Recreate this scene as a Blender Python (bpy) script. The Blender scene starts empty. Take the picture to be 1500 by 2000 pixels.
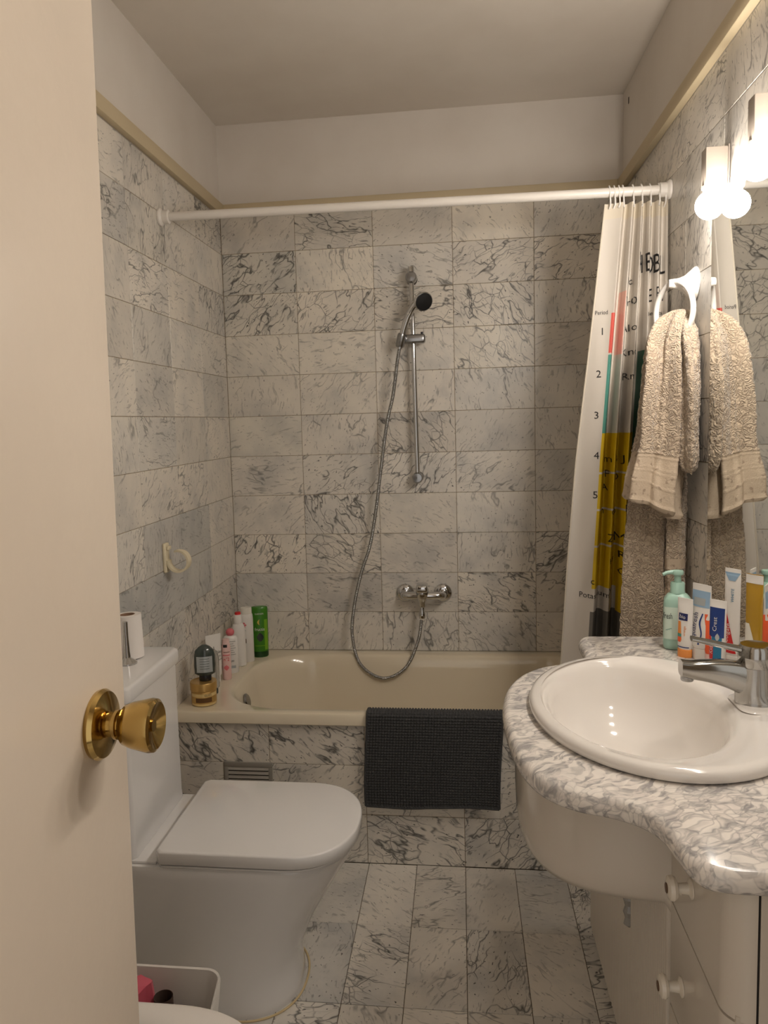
import bpy, bmesh, math, random
from mathutils import Vector, Matrix, noise
random.seed(7)
C = bpy.context.scene.collection
SC = bpy.context.scene
PI = math.pi
def lin(r, g, b):
    f = lambda c: (c/255/12.92) if c <= 10 else ((c/255+.055)/1.055)**2.4
    return (f(r), f(g), f(b), 1.0)

# ------------------------------------------------------------------ camera, world, exposure
W, D, H = 1.5095, 3.0547, 2.508          # room: right wall X, back wall Y, ceiling Z
F, PX, PY = 1537.9, 706.0, 979.55
ya, pi_, ro = .126, -.1004, -.0288
fw = Vector((-math.sin(ya)*math.cos(pi_), math.cos(ya)*math.cos(pi_), math.sin(pi_)))
rt = Vector((math.cos(ya), math.sin(ya), 0)); up = rt.cross(fw)
r2 = rt*math.cos(ro)+up*math.sin(ro); u2 = -rt*math.sin(ro)+up*math.cos(ro)
cd = bpy.data.cameras.new('camera'); cam = bpy.data.objects.new('camera', cd); C.objects.link(cam)
m = Matrix((r2, u2, -fw)).transposed().to_4x4(); m.translation = (.9074, 0, 1.3647); cam.matrix_world = m
cd.sensor_fit = 'VERTICAL'; cd.sensor_height = 36; cd.lens = 36*F/2000
cd.shift_x = (750-PX)/2000; cd.shift_y = (PY-1000)/2000; cd.clip_start = .02
SC.camera = cam
wd = bpy.data.worlds.new('world'); SC.world = wd; wd.use_nodes = True
wd.node_tree.nodes['Background'].inputs[0].default_value = (1, .94, .88, 1)
wd.node_tree.nodes['Background'].inputs[1].default_value = .8
SC.view_settings.view_transform = 'Standard'; SC.view_settings.look = 'None'
SC.view_settings.exposure = .11; SC.view_settings.gamma = 1; SC.view_settings.use_curve_mapping = False
BULB = 168.0

# ------------------------------------------------------------------ materials
def mat(name, col, rough=.5, metal=0, **k):
    m = bpy.data.materials.new(name); m.use_nodes = True
    b = m.node_tree.nodes['Principled BSDF']
    b.inputs['Base Color'].default_value = col if len(col) == 4 else lin(*col)
    b.inputs['Roughness'].default_value = rough; b.inputs['Metallic'].default_value = metal
    for a, v in k.items(): b.inputs[a.replace('_', ' ')].default_value = v
    return m
class NT:
    def __init__(s, m): s.m = m; s.n = m.node_tree.nodes; s.l = m.node_tree.links; s.b = s.n['Principled BSDF']
    def new(s, t, ins={}, **at):
        n = s.n.new(t)
        for a, v in at.items(): setattr(n, a, v)
        for a, v in ins.items():
            if hasattr(v, 'is_output'): s.l.new(v, n.inputs[a])
            else: n.inputs[a].default_value = v
        return n
    def math(s, op, a, b=0, clamp=False):
        n = s.new('ShaderNodeMath', {0: a, 1: b}, operation=op); n.use_clamp = clamp; return n.outputs[0]
    def ramp(s, fac, pts):
        n = s.new('ShaderNodeValToRGB', {0: fac}); e = n.color_ramp.elements
        while len(e) < len(pts): e.new(.5)
        for q, (p, c) in zip(e, pts): q.position = p; q.color = c if isinstance(c, tuple) else (c, c, c, 1)
        return n.outputs[0]
    def mix(s, fac, a, b, mode='MIX'):
        n = s.new('ShaderNodeMix', data_type='RGBA', blend_type=mode)
        for i, v in ((0, fac), (6, a), (7, b)):
            if hasattr(v, 'is_output'): s.l.new(v, n.inputs[i])
            else: n.inputs[i].default_value = v
        return n.outputs[2]
    def bump(s, h, dist, st=1):
        n = s.new('ShaderNodeBump', {'Height': h, 'Distance': dist, 'Strength': st}); s.l.new(n.outputs[0], s.b.inputs['Normal'])

def marble_tile():
    """honed Carrara wall and floor tile: each tile gets its own cut of stone from its random number; object colour tints it, alpha sets vein strength"""
    m = mat('marble_tile', (190, 182, 170), .33); t = NT(m)
    oi = t.new('ShaderNodeObjectInfo'); tc = t.new('ShaderNodeTexCoord')
    r = oi.outputs['Random']
    ang = t.math('MULTIPLY', r, 6.283)
    rot = t.new('ShaderNodeVectorRotate', {0: tc.outputs['Object'], 'Angle': ang}, rotation_type='Z_AXIS').outputs[0]
    wn = t.new('ShaderNodeTexWhiteNoise', {'W': r}, noise_dimensions='1D')
    off = t.new('ShaderNodeVectorMath', {0: wn.outputs['Color'], 3: 60.0}, operation='SCALE').outputs[0]
    v = t.new('ShaderNodeVectorMath', {0: rot, 1: off}, operation='ADD').outputs[0]
    wob = t.new('ShaderNodeTexNoise', {'Vector': v, 'Scale': 7.0, 'Detail': 3.0})
    wv = t.new('ShaderNodeVectorMath', {0: t.new('ShaderNodeVectorMath', {0: wob.outputs['Color'], 1: (.5, .5, .5)}, operation='SUBTRACT').outputs[0], 3: .075}, operation='SCALE').outputs[0]
    v2 = t.new('ShaderNodeVectorMath', {0: v, 1: wv}, operation='ADD').outputs[0]
    st = t.new('ShaderNodeVectorMath', {0: v2, 1: (1.0, .45, 1)}, operation='MULTIPLY').outputs[0]
    vo = t.new('ShaderNodeTexVoronoi', {'Vector': st, 'Scale': 19.0, 'Randomness': 1.0}, feature='DISTANCE_TO_EDGE').outputs['Distance']
    vo2 = t.new('ShaderNodeTexVoronoi', {'Vector': st, 'Scale': 42.0}, feature='DISTANCE_TO_EDGE').outputs['Distance']
    msk = t.new('ShaderNodeTexNoise', {'Vector': v, 'Scale': 9.0, 'Detail': 2.0}).outputs[0]
    den = oi.outputs['Alpha']
    lo = t.math('SUBTRACT', .66, t.math('MULTIPLY', den, .24))
    mk = t.new('ShaderNodeMapRange', {0: msk, 1: lo, 2: t.math('ADD', lo, .12)}).outputs[0]
    mk2 = t.new('ShaderNodeMapRange', {0: msk, 1: t.math('ADD', lo, .06), 2: t.math('ADD', lo, .2)}).outputs[0]
    a1 = t.math('MULTIPLY', t.ramp(vo, [(0, 1.0), (.009, .6), (.022, 0.0)]), mk)
    a2 = t.math('MULTIPLY', t.ramp(vo2, [(0, .7), (.02, .4), (.05, 0.0)]), mk2)
    # fine hairline grain along one direction, and dark pinholes
    gr = t.new('ShaderNodeVectorMath', {0: v2, 1: (1.0, .16, 1)}, operation='MULTIPLY').outputs[0]
    gn = t.new('ShaderNodeTexNoise', {'Vector': gr, 'Scale': 120.0, 'Detail': 2.0}).outputs[0]
    a3 = t.ramp(gn, [(.31, .6), (.40, 0.0)])
    lv = t.new('ShaderNodeVectorMath', {0: v2, 1: (1.0, .3, 1)}, operation='MULTIPLY').outputs[0]
    ln = t.new('ShaderNodeTexNoise', {'Vector': lv, 'Scale': 13.0, 'Detail': 3.0, 'Roughness': .45}).outputs[0]
    a5 = t.math('MULTIPLY', t.ramp(t.math('ABSOLUTE', t.math('SUBTRACT', ln, .5)), [(0, .95), (.006, .6), (.016, 0.0)]), t.new('ShaderNodeMapRange', {0: msk, 1: t.math('SUBTRACT', lo, .12), 2: lo}).outputs[0])
    a3 = t.math('MAXIMUM', a3, a5)
    pn = t.new('ShaderNodeVectorMath', {0: v, 1: (1.0, .55, 1)}, operation='MULTIPLY').outputs[0]
    ph = t.new('ShaderNodeTexNoise', {'Vector': pn, 'Scale': 150.0, 'Detail': 1.0}).outputs[0]
    a4 = t.ramp(ph, [(.70, 0.0), (.75, .95)])
    vein = t.math('MAXIMUM', t.math('MAXIMUM', a1, a2), t.math('MAXIMUM', a3, a4))
    vein = t.math('MULTIPLY', vein, t.math('ADD', .55, t.math('MULTIPLY', den, .42)), True)
    cl = t.new('ShaderNodeTexNoise', {'Vector': v, 'Scale': 6.0, 'Detail': 4.0, 'Roughness': .6}).outputs[0]
    base = t.ramp(cl, [(.30, lin(196, 193, 187)), (.5, lin(220, 214, 204)), (.68, lin(230, 223, 211))])
    base = t.mix(1.0, base, oi.outputs['Color'], 'MULTIPLY')
    col = t.mix(vein, base, lin(54, 52, 50))
    t.l.new(col, t.b.inputs['Base Color'])
    t.bump(t.math('SUBTRACT', t.math('MULTIPLY', cl, .3), t.math('MULTIPLY', vein, .5)), .0006, .6)
    return m
def counter_marble():
    m = mat('counter_marble', (200, 195, 190), .16); t = NT(m)
    tc = t.new('ShaderNodeTexCoord').outputs['Object']
    wob = t.new('ShaderNodeTexNoise', {'Vector': tc, 'Scale': 14.0, 'Detail': 2.0}).outputs['Color']
    wv = t.new('ShaderNodeVectorMath', {0: t.new('ShaderNodeVectorMath', {0: wob, 1: (.5, .5, .5)}, operation='SUBTRACT').outputs[0], 3: .07}, operation='SCALE').outputs[0]
    v = t.new('ShaderNodeVectorMath', {0: tc, 1: wv}, operation='ADD').outputs[0]
    r = t.new('ShaderNodeVectorRotate', {0: v, 'Angle': .9}, rotation_type='Z_AXIS').outputs[0]
    s = t.new('ShaderNodeVectorMath', {0: r, 1: (1.0, .38, 1)}, operation='MULTIPLY').outputs[0]
    vo = t.new('ShaderNodeTexVoronoi', {'Vector': s, 'Scale': 84.0}, feature='DISTANCE_TO_EDGE').outputs['Distance']
    cl = t.new('ShaderNodeTexVoronoi', {'Vector': s, 'Scale': 84.0}).outputs['Color']
    n = t.new('ShaderNodeTexNoise', {'Vector': s, 'Scale': 84.0, 'Detail': 3.0, 'Distortion': .7}).outputs[0]
    nb = t.new('ShaderNodeTexNoise', {'Vector': tc, 'Scale': 9.0, 'Detail': 2.0}).outputs[0]
    n = t.math('ADD', n, t.math('MULTIPLY', t.math('SUBTRACT', nb, .5), .25))
    base = t.ramp(n, [(.34, lin(160, 156, 154)), (.45, lin(186, 181, 176)), (.54, lin(212, 205, 198)), (.66, lin(228, 220, 212))])
    sep = t.new('ShaderNodeSeparateColor', {0: cl}).outputs[0]
    base = t.mix(t.ramp(sep, [(.62, 0.0), (.72, .8)]), base, lin(236, 229, 220))
    col = t.mix(t.math('MULTIPLY', t.ramp(vo, [(0, .45), (.05, .25), (.11, 0.0)]), t.ramp(nb, [(.4, 0.0), (.55, 1.0)])), base, lin(132, 129, 130))
    t.l.new(col, t.b.inputs['Base Color'])
    return m
def noisy(name, col, rough, scale, dist, col2=None, strength=.5, **k):
    m = mat(name, col, rough, **k); t = NT(m); tc = t.new('ShaderNodeTexCoord').outputs['Object']
    n = t.new('ShaderNodeTexNoise', {'Vector': tc, 'Scale': scale, 'Detail': 5.0}).outputs[0]
    if col2: t.l.new(t.ramp(n, [(.35, lin(*col)), (.65, lin(*col2))]), t.b.inputs['Base Color'])
    t.bump(n, dist, strength)
    return m
def terry():
    m = mat('terry_cotton', (190, 172, 150), .95, Sheen_Weight=.3); t = NT(m); tc = t.new('ShaderNodeTexCoord').outputs['Object']
    n = t.new('ShaderNodeTexNoise', {'Vector': tc, 'Scale': 62.0, 'Detail': 1.0, 'Distortion': .5}).outputs[0]
    w = t.math('SINE', t.math('MULTIPLY', n, 36.0))
    n2 = t.new('ShaderNodeTexNoise', {'Vector': tc, 'Scale': 400.0, 'Detail': 2.0}).outputs[0]
    h = t.math('ADD', t.math('MULTIPLY', w, .5), t.math('MULTIPLY', n2, .4))
    t.l.new(t.mix(t.ramp(t.math('ADD', t.math('MULTIPLY', w, .5), .5), [(0.0, .75), (.35, 0.0)]), lin(180, 162, 140), lin(130, 113, 96)), t.b.inputs['Base Color'])  # shade in the crevices between loops is painted into the colour
    t.bump(h, .003, .7)
    return m
def dobby():
    m = mat('flat_towel_weave', (188, 170, 148), .9); t = NT(m); tc = t.new('ShaderNodeTexCoord').outputs['Object']
    n = t.new('ShaderNodeTexNoise', {'Vector': tc, 'Scale': 260.0, 'Detail': 2.0}).outputs[0]
    n2 = t.new('ShaderNodeTexNoise', {'Vector': tc, 'Scale': 70.0, 'Detail': 2.0}).outputs[0]
    t.l.new(t.mix(t.ramp(n2, [(.60, 0.0), (.68, .6)]), lin(188, 170, 148), lin(120, 100, 84)), t.b.inputs['Base Color'])
    t.bump(n, .0015, .7)
    return m
def emit(name, col, s):
    m = mat(name, (255, 255, 255), .4); b = m.node_tree.nodes['Principled BSDF']
    b.inputs['Emission Color'].default_value = col; b.inputs['Emission Strength'].default_value = s
    return m
MT = dict(
    tile=marble_tile(), counter=counter_marble(), grout=noisy('grout', (168, 150, 124), .9, 90, .001, (132, 114, 90)),
    plaster=noisy('plaster_paint', (218, 211, 202), .8, 3.5, .004, (211, 203, 193), .4),
    ceil=noisy('ceiling_paint', (218, 210, 199), .85, 2.5, .004, (210, 201, 189), .4),
    grout_floor=noisy('floor_grout', (112, 96, 76), .9, 90, .001, (84, 70, 52)), trim=mat('beige_trim_paint', (196, 180, 148), .6), porcelain=mat('white_porcelain', (226, 224, 222), .1, Coat_Weight=.4),
    basin=mat('basin_porcelain', (232, 226, 219), .09, Coat_Weight=.4),
    enamel=mat('cream_bath_enamel', (224, 212, 188), .13, Coat_Weight=.3), chrome=mat('chrome', (205, 205, 205), .09, 1),
    chromed=mat('satin_chrome', (158, 158, 158), .22, 1), tapchrome=mat('dark_reflection_chrome', (168, 166, 162), .11, 1), steel=mat('grille_steel', (176, 172, 164), .4, .6), brass=mat('polished_brass', (188, 160, 100), .13, 1),  # tapchrome: grey lowered so dark reflections are painted into the metal
    door=noisy('door_gloss_paint', (228, 214, 196), .27, 26, .0012, None, .35), plastic=mat('white_plastic', (228, 224, 218), .3),
    rod=mat('white_rod_paint', (226, 220, 212), .35), cream=mat('cream_plastic', (226, 214, 184), .35),
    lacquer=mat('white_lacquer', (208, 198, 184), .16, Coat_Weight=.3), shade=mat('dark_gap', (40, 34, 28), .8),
    mirror=mat('mirror_silver', (236, 238, 236), .015, 1), mirror_edge=mat('mirror_edge', (206, 216, 210), .15),
    bulb=emit('lit_bulb', (1, .915, .825, 1), BULB), lampw=mat('lamp_white_plastic', (176, 165, 153), .4),
    matg=noisy('charcoal_cotton', (66, 66, 66), .95, 300, .002, (50, 50, 51)), terry=terry(), dobby=dobby(),
    fab=mat('white_curtain_vinyl', (208, 200, 189), .45, Transmission_Weight=0), fhem=mat('curtain_hem', (212, 202, 184), .5),
    red=mat('print_coral', (222, 98, 88), .45), teal=mat('print_teal', (84, 152, 138), .45), green=mat('print_green', (62, 112, 92), .45),
    yellow=mat('print_yellow', (214, 180, 22), .45), grey=mat('print_grey', (112, 108, 102), .45), pink=mat('print_pale_pink', (226, 176, 160), .45),
    ink=mat('black_ink', (34, 32, 32), .5), black=mat('black_plastic', (22, 22, 26), .35), ceramic=mat('knob_ceramic', (226, 216, 200), .15),
    mint=mat('mint_plastic', (160, 194, 178), .3), label=mat('pale_paper_label', (226, 222, 210), .5),
    mintl=mat('pale_mint_label', (205, 222, 208), .5), orange=mat('orange_print', (236, 150, 72), .45), oranger=mat('orange_red_plastic', (238, 96, 48), .4),
    redp=mat('red_print', (206, 28, 30), .35), blue=mat('deep_blue_print', (24, 56, 124), .35), teald=mat('teal_blue_print', (22, 112, 150), .35),
    sky=mat('light_blue_print', (150, 180, 206), .4), navy=mat('navy_print', (32, 40, 92), .4), silver=mat('silver_print', (190, 196, 198), .3, .4),
    tubew=mat('white_tube_plastic', (232, 228, 222), .28), amber=mat('amber_tube_plastic', (176, 136, 30), .2, Coat_Weight=.5),
    greenp=mat('leaf_green_plastic', (62, 124, 30), .3), lime=mat('lime_green_print', (120, 170, 40), .35), gdark=mat('dark_green_plastic', (22, 62, 22), .3),
    smoke=mat('dark_grey_green_plastic', (58, 66, 62), .18, Coat_Weight=.4), gold=mat('gold_foil', (196, 158, 92), .3, .55),
    golds=mat('pale_gold_print', (226, 200, 140), .35, .3), brown=mat('brown_print', (92, 60, 26), .4), rose=mat('rose_print', (214, 110, 116), .45),
    pinkl=mat('pale_pink_plastic', (232, 196, 190), .35), clear=mat('clear_plastic', (238, 240, 240), .06, Transmission_Weight=.9, IOR=1.3),
    glassp=mat('clear_pull_plastic', (188, 184, 176), .08, Transmission_Weight=.35, IOR=1.45), paper=mat('tissue_paper', (236, 230, 224), .95),
    card=mat('cardboard', (150, 120, 96), .9), foam=mat('brown_hole', (70, 52, 44), .9), wrap=mat('pink_wrapper', (204, 92, 110), .35), wrap2=mat('pale_wrapper', (206, 186, 186), .4),
    caulk=mat('yellowed_caulk', (206, 184, 140), .6), face=mat('spray_face_black', (20, 20, 22), .4), yell=mat('yellow_small_print', (220, 190, 90), .4))

# ------------------------------------------------------------------ mesh helpers
class M:
    def __init__(s): s.v = []; s.f = []; s.mi = []; s.cur = 0
    def add(s, vs, fs):
        o = len(s.v); s.v += [Vector(p) for p in vs]; s.f += [tuple(i+o for i in f) for f in fs]; s.mi += [s.cur]*len(fs); return s
    def box(s, a, b):
        x0, y0, z0 = a; x1, y1, z1 = b
        return s.add([(x0, y0, z0), (x1, y0, z0), (x1, y1, z0), (x0, y1, z0), (x0, y0, z1), (x1, y0, z1), (x1, y1, z1), (x0, y1, z1)],
                     [(0, 3, 2, 1), (4, 5, 6, 7), (0, 1, 5, 4), (1, 2, 6, 5), (2, 3, 7, 6), (3, 0, 4, 7)])
    def rbox(s, a, b, r=.004, seg=2):
        bm = bmesh.new(); bmesh.ops.create_cube(bm, size=1)
        for v in bm.verts: v.co = Vector([(a[i]+b[i])/2+v.co[i]*(b[i]-a[i]) for i in range(3)])
        bmesh.ops.bevel(bm, geom=list(bm.edges), offset=r, segments=seg, profile=.5, affect='EDGES')
        bm.verts.index_update(); s.add([v.co.copy() for v in bm.verts], [[v.index for v in f.verts] for f in bm.faces]); bm.free(); return s
    def loft(s, rings, cap0=True, cap1=True, closed=True):
        n = len(rings[0]); vs = [p for r in rings for p in r]; fs = []
        for i in range(len(rings)-1):
            for j in range(n if closed else n-1):
                k = (j+1) % n; fs.append((i*n+j, i*n+k, (i+1)*n+k, (i+1)*n+j))
        if cap0: fs.append(tuple(range(n-1, -1, -1)))
        if cap1: fs.append(tuple(range((len(rings)-1)*n, len(rings)*n)))
        return s.add(vs, fs)
    def lathe(s, prof, o=(0, 0, 0), ax=(0, 0, 1), n=28, cap0=True, cap1=True, sx=1, sy=1):
        ax = Vector(ax).normalized(); q = Vector((0, 0, 1)).rotation_difference(ax); o = Vector(o)
        return s.loft([[o+q @ Vector((sx*r*math.cos(2*PI*j/n), sy*r*math.sin(2*PI*j/n), z)) for j in range(n)] for r, z in prof], cap0, cap1)
    def tube(s, pts, r, n=12, caps=True, flat=1.0):
        pts = [Vector(p) for p in pts]; rings = []; nrm = None
        for i, p in enumerate(pts):
            t = (pts[min(i+1, len(pts)-1)]-pts[max(i-1, 0)]).normalized()
            if nrm is None: nrm = t.orthogonal().normalized()
            nrm = (nrm-t*nrm.dot(t)).normalized(); b = t.cross(nrm)
            rr = r(i/(len(pts)-1)) if callable(r) else r
            rings.append([p+(nrm*math.cos(2*PI*j/n)+b*math.sin(2*PI*j/n)*flat)*rr for j in range(n)])
        return s.loft(rings, caps, caps)
    def sphere(s, o, r, n=24, k=14, sc=(1, 1, 1)):
        o = Vector(o); rings = []
        for i in range(k+1):
            a = -PI/2+PI*i/k; c = max(math.cos(a), .001)
            rings.append([o+Vector((r*c*math.cos(2*PI*j/n)*sc[0], r*c*math.sin(2*PI*j/n)*sc[1], r*math.sin(a)*sc[2])) for j in range(n)])
        return s.loft(rings)
    def build(s, name, mats, parent=None, smooth=35, local=False, loc=(0, 0, 0)):
        me = bpy.data.meshes.new(name)
        off = Vector((0, 0, 0))
        if not local and parent is not None:
            p = parent
            while p is not None: off += p.location; p = p.parent
        elif not local: off = Vector(loc)
        me.from_pydata([p-off for p in s.v], [], s.f)
        mats = mats if isinstance(mats, (list, tuple)) else [mats]
        for q in mats: me.materials.append(MT[q] if isinstance(q, str) else q)
        if len(mats) > 1: me.polygons.foreach_set('material_index', s.mi)
        if smooth is not None:
            me.polygons.foreach_set('use_smooth', [True]*len(me.polygons)); me.set_sharp_from_angle(angle=math.radians(smooth))
        me.update(); bm = bmesh.new(); bm.from_mesh(me); bmesh.ops.recalc_face_normals(bm, faces=bm.faces); bm.to_mesh(me); bm.free()
        o = bpy.data.objects.new(name, me); C.objects.link(o)
        if parent is not None: o.parent = parent
        elif not local: o.location = off
        return o
def tag(o, label, cat, group=None):
    o['label'] = label; o['category'] = cat
    if group: o['group'] = group
    return o
def thing(name, label, cat, loc=(0, 0, 0), group=None, rot=(0, 0, 0)):
    o = bpy.data.objects.new(name, None); C.objects.link(o); o.location = loc; o.rotation_euler = rot; o.empty_display_size = .05
    return tag(o, label, cat, group)
def struct(o): o['kind'] = 'structure'; return o
def smoothpts(pts, n=8, closed=False):
    P = [Vector(p) for p in pts]; N = len(P); out = []
    for i in range(N if closed else N-1):
        g = (lambda k: P[k % N]) if closed else (lambda k: P[max(0, min(N-1, k))])
        a, b, c, d = g(i-1), g(i), g(i+1), g(i+2)
        for k in range(n):
            t = k/n; out.append(.5*((2*b)+(c-a)*t+(2*a-5*b+4*c-d)*t*t+(3*b-a-3*c+d)*t**3))
    if not closed: out.append(P[-1])
    return out
def rrect(x0, y0, x1, y1, r, n=8):
    """rounded rectangle; r may be four radii (from the x0,y0 corner, anticlockwise)"""
    r = r if isinstance(r, (list, tuple)) else [r]*4; out = []
    for k, (cx, cy, a) in enumerate(((x0+r[0], y0+r[0], PI), (x1-r[1], y0+r[1], 1.5*PI), (x1-r[2], y1-r[2], 0), (x0+r[3], y1-r[3], .5*PI))):
        for j in range(n+1): q = a+.5*PI*j/n; out.append((cx+r[k]*math.cos(q), cy+r[k]*math.sin(q)))
    return out
_fc = {}
def text2d(body, size, fine=0):
    """flat triangulated lettering as 2D verts + faces, centred"""
    if (body, size, fine) in _fc: return _fc[body, size, fine]
    cu = bpy.data.curves.new('lettering', 'FONT'); cu.body = body; cu.size = size; cu.resolution_u = 2; cu.align_x = 'CENTER'; cu.align_y = 'CENTER'
    o = bpy.data.objects.new('lettering', cu); me = o.to_mesh()
    bm = bmesh.new(); bm.from_mesh(me); bmesh.ops.triangulate(bm, faces=bm.faces)
    if fine:
        for _ in range(4):
            le = [e for e in bm.edges if e.calc_length() > fine]
            if not le: break
            bmesh.ops.subdivide_edges(bm, edges=le, cuts=1); bmesh.ops.triangulate(bm, faces=bm.faces)
    bm.verts.index_update(); r = ([(v.co.x, v.co.y) for v in bm.verts], [tuple(v.index for v in f.verts) for f in bm.faces]); bm.free()
    o.to_mesh_clear(); bpy.data.objects.remove(o); bpy.data.curves.remove(cu); _fc[body, size, fine] = r
    return r

# ------------------------------------------------------------------ the room
TH, Z0, TT = .1572, 2.0275, 2.168        # tile row height, a row line, top of the tiling
_tm = {}
def tile_mesh(w, h):
    k = (round(w, 3), round(h, 3))
    if k not in _tm:
        w, h = w/2-.0008, h/2-.0008; c = .0009; t = .0045
        mm = M().add([(-w, -h, -t), (w, -h, -t), (w, h, -t), (-w, h, -t), (-w, -h, -c), (w, -h, -c), (w, h, -c), (-w, h, -c), (-w+c, -h+c, 0), (w-c, -h+c, 0), (w-c, h-c, 0), (-w+c, h-c, 0)],
                     [(8, 9, 10, 11)]+[(a+i, a+(i+1) % 4, b+(i+1) % 4, b+i) for a, b in ((0, 4), (4, 8)) for i in range(4)])
        me = bpy.data.meshes.new('tile'); me.from_pydata(mm.v, [], mm.f); me.materials.append(MT['tile']); me.update(); _tm[k] = me
    return _tm[k]
AX = dict(back=Matrix(((1, 0, 0), (0, 0, -1), (0, 1, 0))), left=Matrix(((0, 0, 1), (1, 0, 0), (0, 1, 0))), right=Matrix(((0, 0, -1), (-1, 0, 0), (0, 1, 0))), floor=Matrix.Identity(3))
def tile(parent, side, c, w, h, col=None):
    o = bpy.data.objects.new('tile', tile_mesh(w, h)); C.objects.link(o); o.parent = parent
    j = Matrix.Rotation(random.uniform(-.0022, .0022), 3, 'X') @ Matrix.Rotation(random.uniform(-.0022, .0022), 3, 'Y')
    mm = (AX[side] @ j).to_4x4(); mm.translation = Vector(c)+AX[side] @ Vector((0, 0, random.uniform(-.0005, .0003))); o.matrix_local = mm
    if col is None:
        g = random.choice((.86, .93, .97, 1.0, 1.0, 1.03)); q = random.uniform(-.01, .015)
        d = random.choice((.1, .25, .4, .6, .95)); col = (g+q, g, g-q*1.2, d)
    o.color = col
    return o
def mbox(name, a, b, m, parent=None, r=None):
    return (M().rbox(a, b, r) if r else M().box(a, b)).build(name, m, parent, 35 if r else None)
floor = struct(mbox('floor', (-.1, -1.2, -.1), (W+.1, D+.1, -.0026), 'grout_floor'))
ceiling = struct(mbox('ceiling', (-.1, -.1, H), (W+.1, D+.1, H+.1), 'ceil'))
wb = struct(mbox('wall_back', (-.1, D, TT), (W+.1, D+.1, H), 'plaster')); mbox('grout_bed', (-.1, D+.002, -.1), (W+.1, D+.1, TT), 'grout', wb)
wl = struct(mbox('wall_left', (-.1, -.1, TT), (0, D, H), 'plaster')); mbox('grout_bed', (-.1, -.1, -.1), (-.002, D+.002, TT), 'grout', wl)
wr = struct(mbox('wall_right', (W, -.1, TT), (W+.1, D, H), 'plaster')); mbox('grout_bed', (W+.002, -.1, -.1), (W+.1, D+.002, TT), 'grout', wr)
wf = struct(M().box((-.1, -.1, 0), (.505, .06, H)).box((1.32, -.1, 0), (W+.1, .06, H)).box((.505, -.1, 2.06), (1.32, .06, H)).build('wall_front', 'plaster', None, None))
# picture-rail trim at the top of the tiling
struct(mbox('trim_1', (0, D-.022, TT), (W, D, TT+.042), 'trim', None, .003))
struct(mbox('trim_2', (0, .06, TT), (.022, D-.022, TT+.042), 'trim', None, .003))
struct(mbox('trim_3', (W-.022, .06, TT), (W, D-.022, TT+.042), 'trim', None, .003))
rows = [(Z0+(TT-Z0)/2, TT-Z0)]+[(Z0-TH*(k+.5), TH) for k in range(10)]       # down to the tub rim
DARK = {('left', 0, 4): (.80, .82, .84, .2), ('left', 1, 4): (.86, .87, .88, .3), ('left', 1, 3): (.8, .81, .82, .8), ('left', 7, 2): (.78, .80, .83, .4), ('left', 7, 1): (.74, .77, .8, .3), ('left', 8, 2): (.72, .75, .79, .3), ('left', 8, 3): (.76, .79, .82, .4), ('left', 8, 1): (.76, .79, .82, .3),
        ('left', 2, 4): (.95, .95, .93, .9), ('left', 1, 2): (.9, .9, .89, .9), ('back', 0, 3): (1.08, 1.06, 1.02, .15), ('back', 1, 1): (1.06, 1.05, 1.02, .35), ('back', 0, 1): (.86, .86, .85, 1), ('back', 1, 0): (.84, .85, .84, 1), ('back', 2, 0): (.9, .9, .88, 1), ('back', 2, 1): (.97, .96, .94, 1), ('back', 2, 3): (.98, .97, .95, 1.1), ('back', 2, 2): (.96, .95, .93, .9),
        ('back', 3, 3): (1.02, 1.01, .98, .85), ('back', 4, 0): (.93, .92, .9, .1), ('back', 4, 1): (.95, .94, .92, .15), ('back', 5, 0): (.92, .92, .9, .1), ('back', 3, 0): (1.0, .99, .96, .2), ('back', 3, 1): (1.03, 1.02, .99, .25), ('back', 8, 0): (1, .99, .97, 1), ('back', 8, 1): (1, .99, .97, .9), ('back', 9, 3): (.98, .97, .95, .9), ('back', 7, 2): (1, .99, .97, .05)}
for k, (zc, h) in enumerate(rows):
    for c in range(6):
        x0 = -.0086+.3*c; x1 = min(x0+.3, W)
        if x1-x0 < .02 and c: continue
        tile(wb, 'back', ((max(x0, 0)+x1)/2, D, zc), x1-max(x0, 0), h, DARK.get(('back', k, c)))
    for c in range(8): tile(wl, 'left', (0, D-.3*(c+.5), zc), .3, h, DARK.get(('left', k, c)))
    if k < 10:
        for c in range(7): tile(wr, 'right', (W, D-.22-.3*(c-.5), zc), .3, h)
        tile(wr, 'right', (W, D-.035, zc), .07, h) if False else None
for k in range(3):                                                           # left wall behind the toilet, below the tub line
    for c in range(3, 8): tile(wl, 'left', (0, D-.3*(c+.5), rows[-1][0]-TH*(k+1)), .3, TH)
for r in range(9):
    for c in range(-4, 7):
        x0 = .6076+.1484*c; x1 = x0+.1484; x0 = max(x0, 0); x1 = min(x1, W)
        if x1-x0 > .03: tile(floor, 'floor', ((x0+x1)/2, 2.3052-.2981*(r+.5), 0), x1-x0, .2981, None if r or c != 4 else (1, 1, 1, 1))
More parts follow.
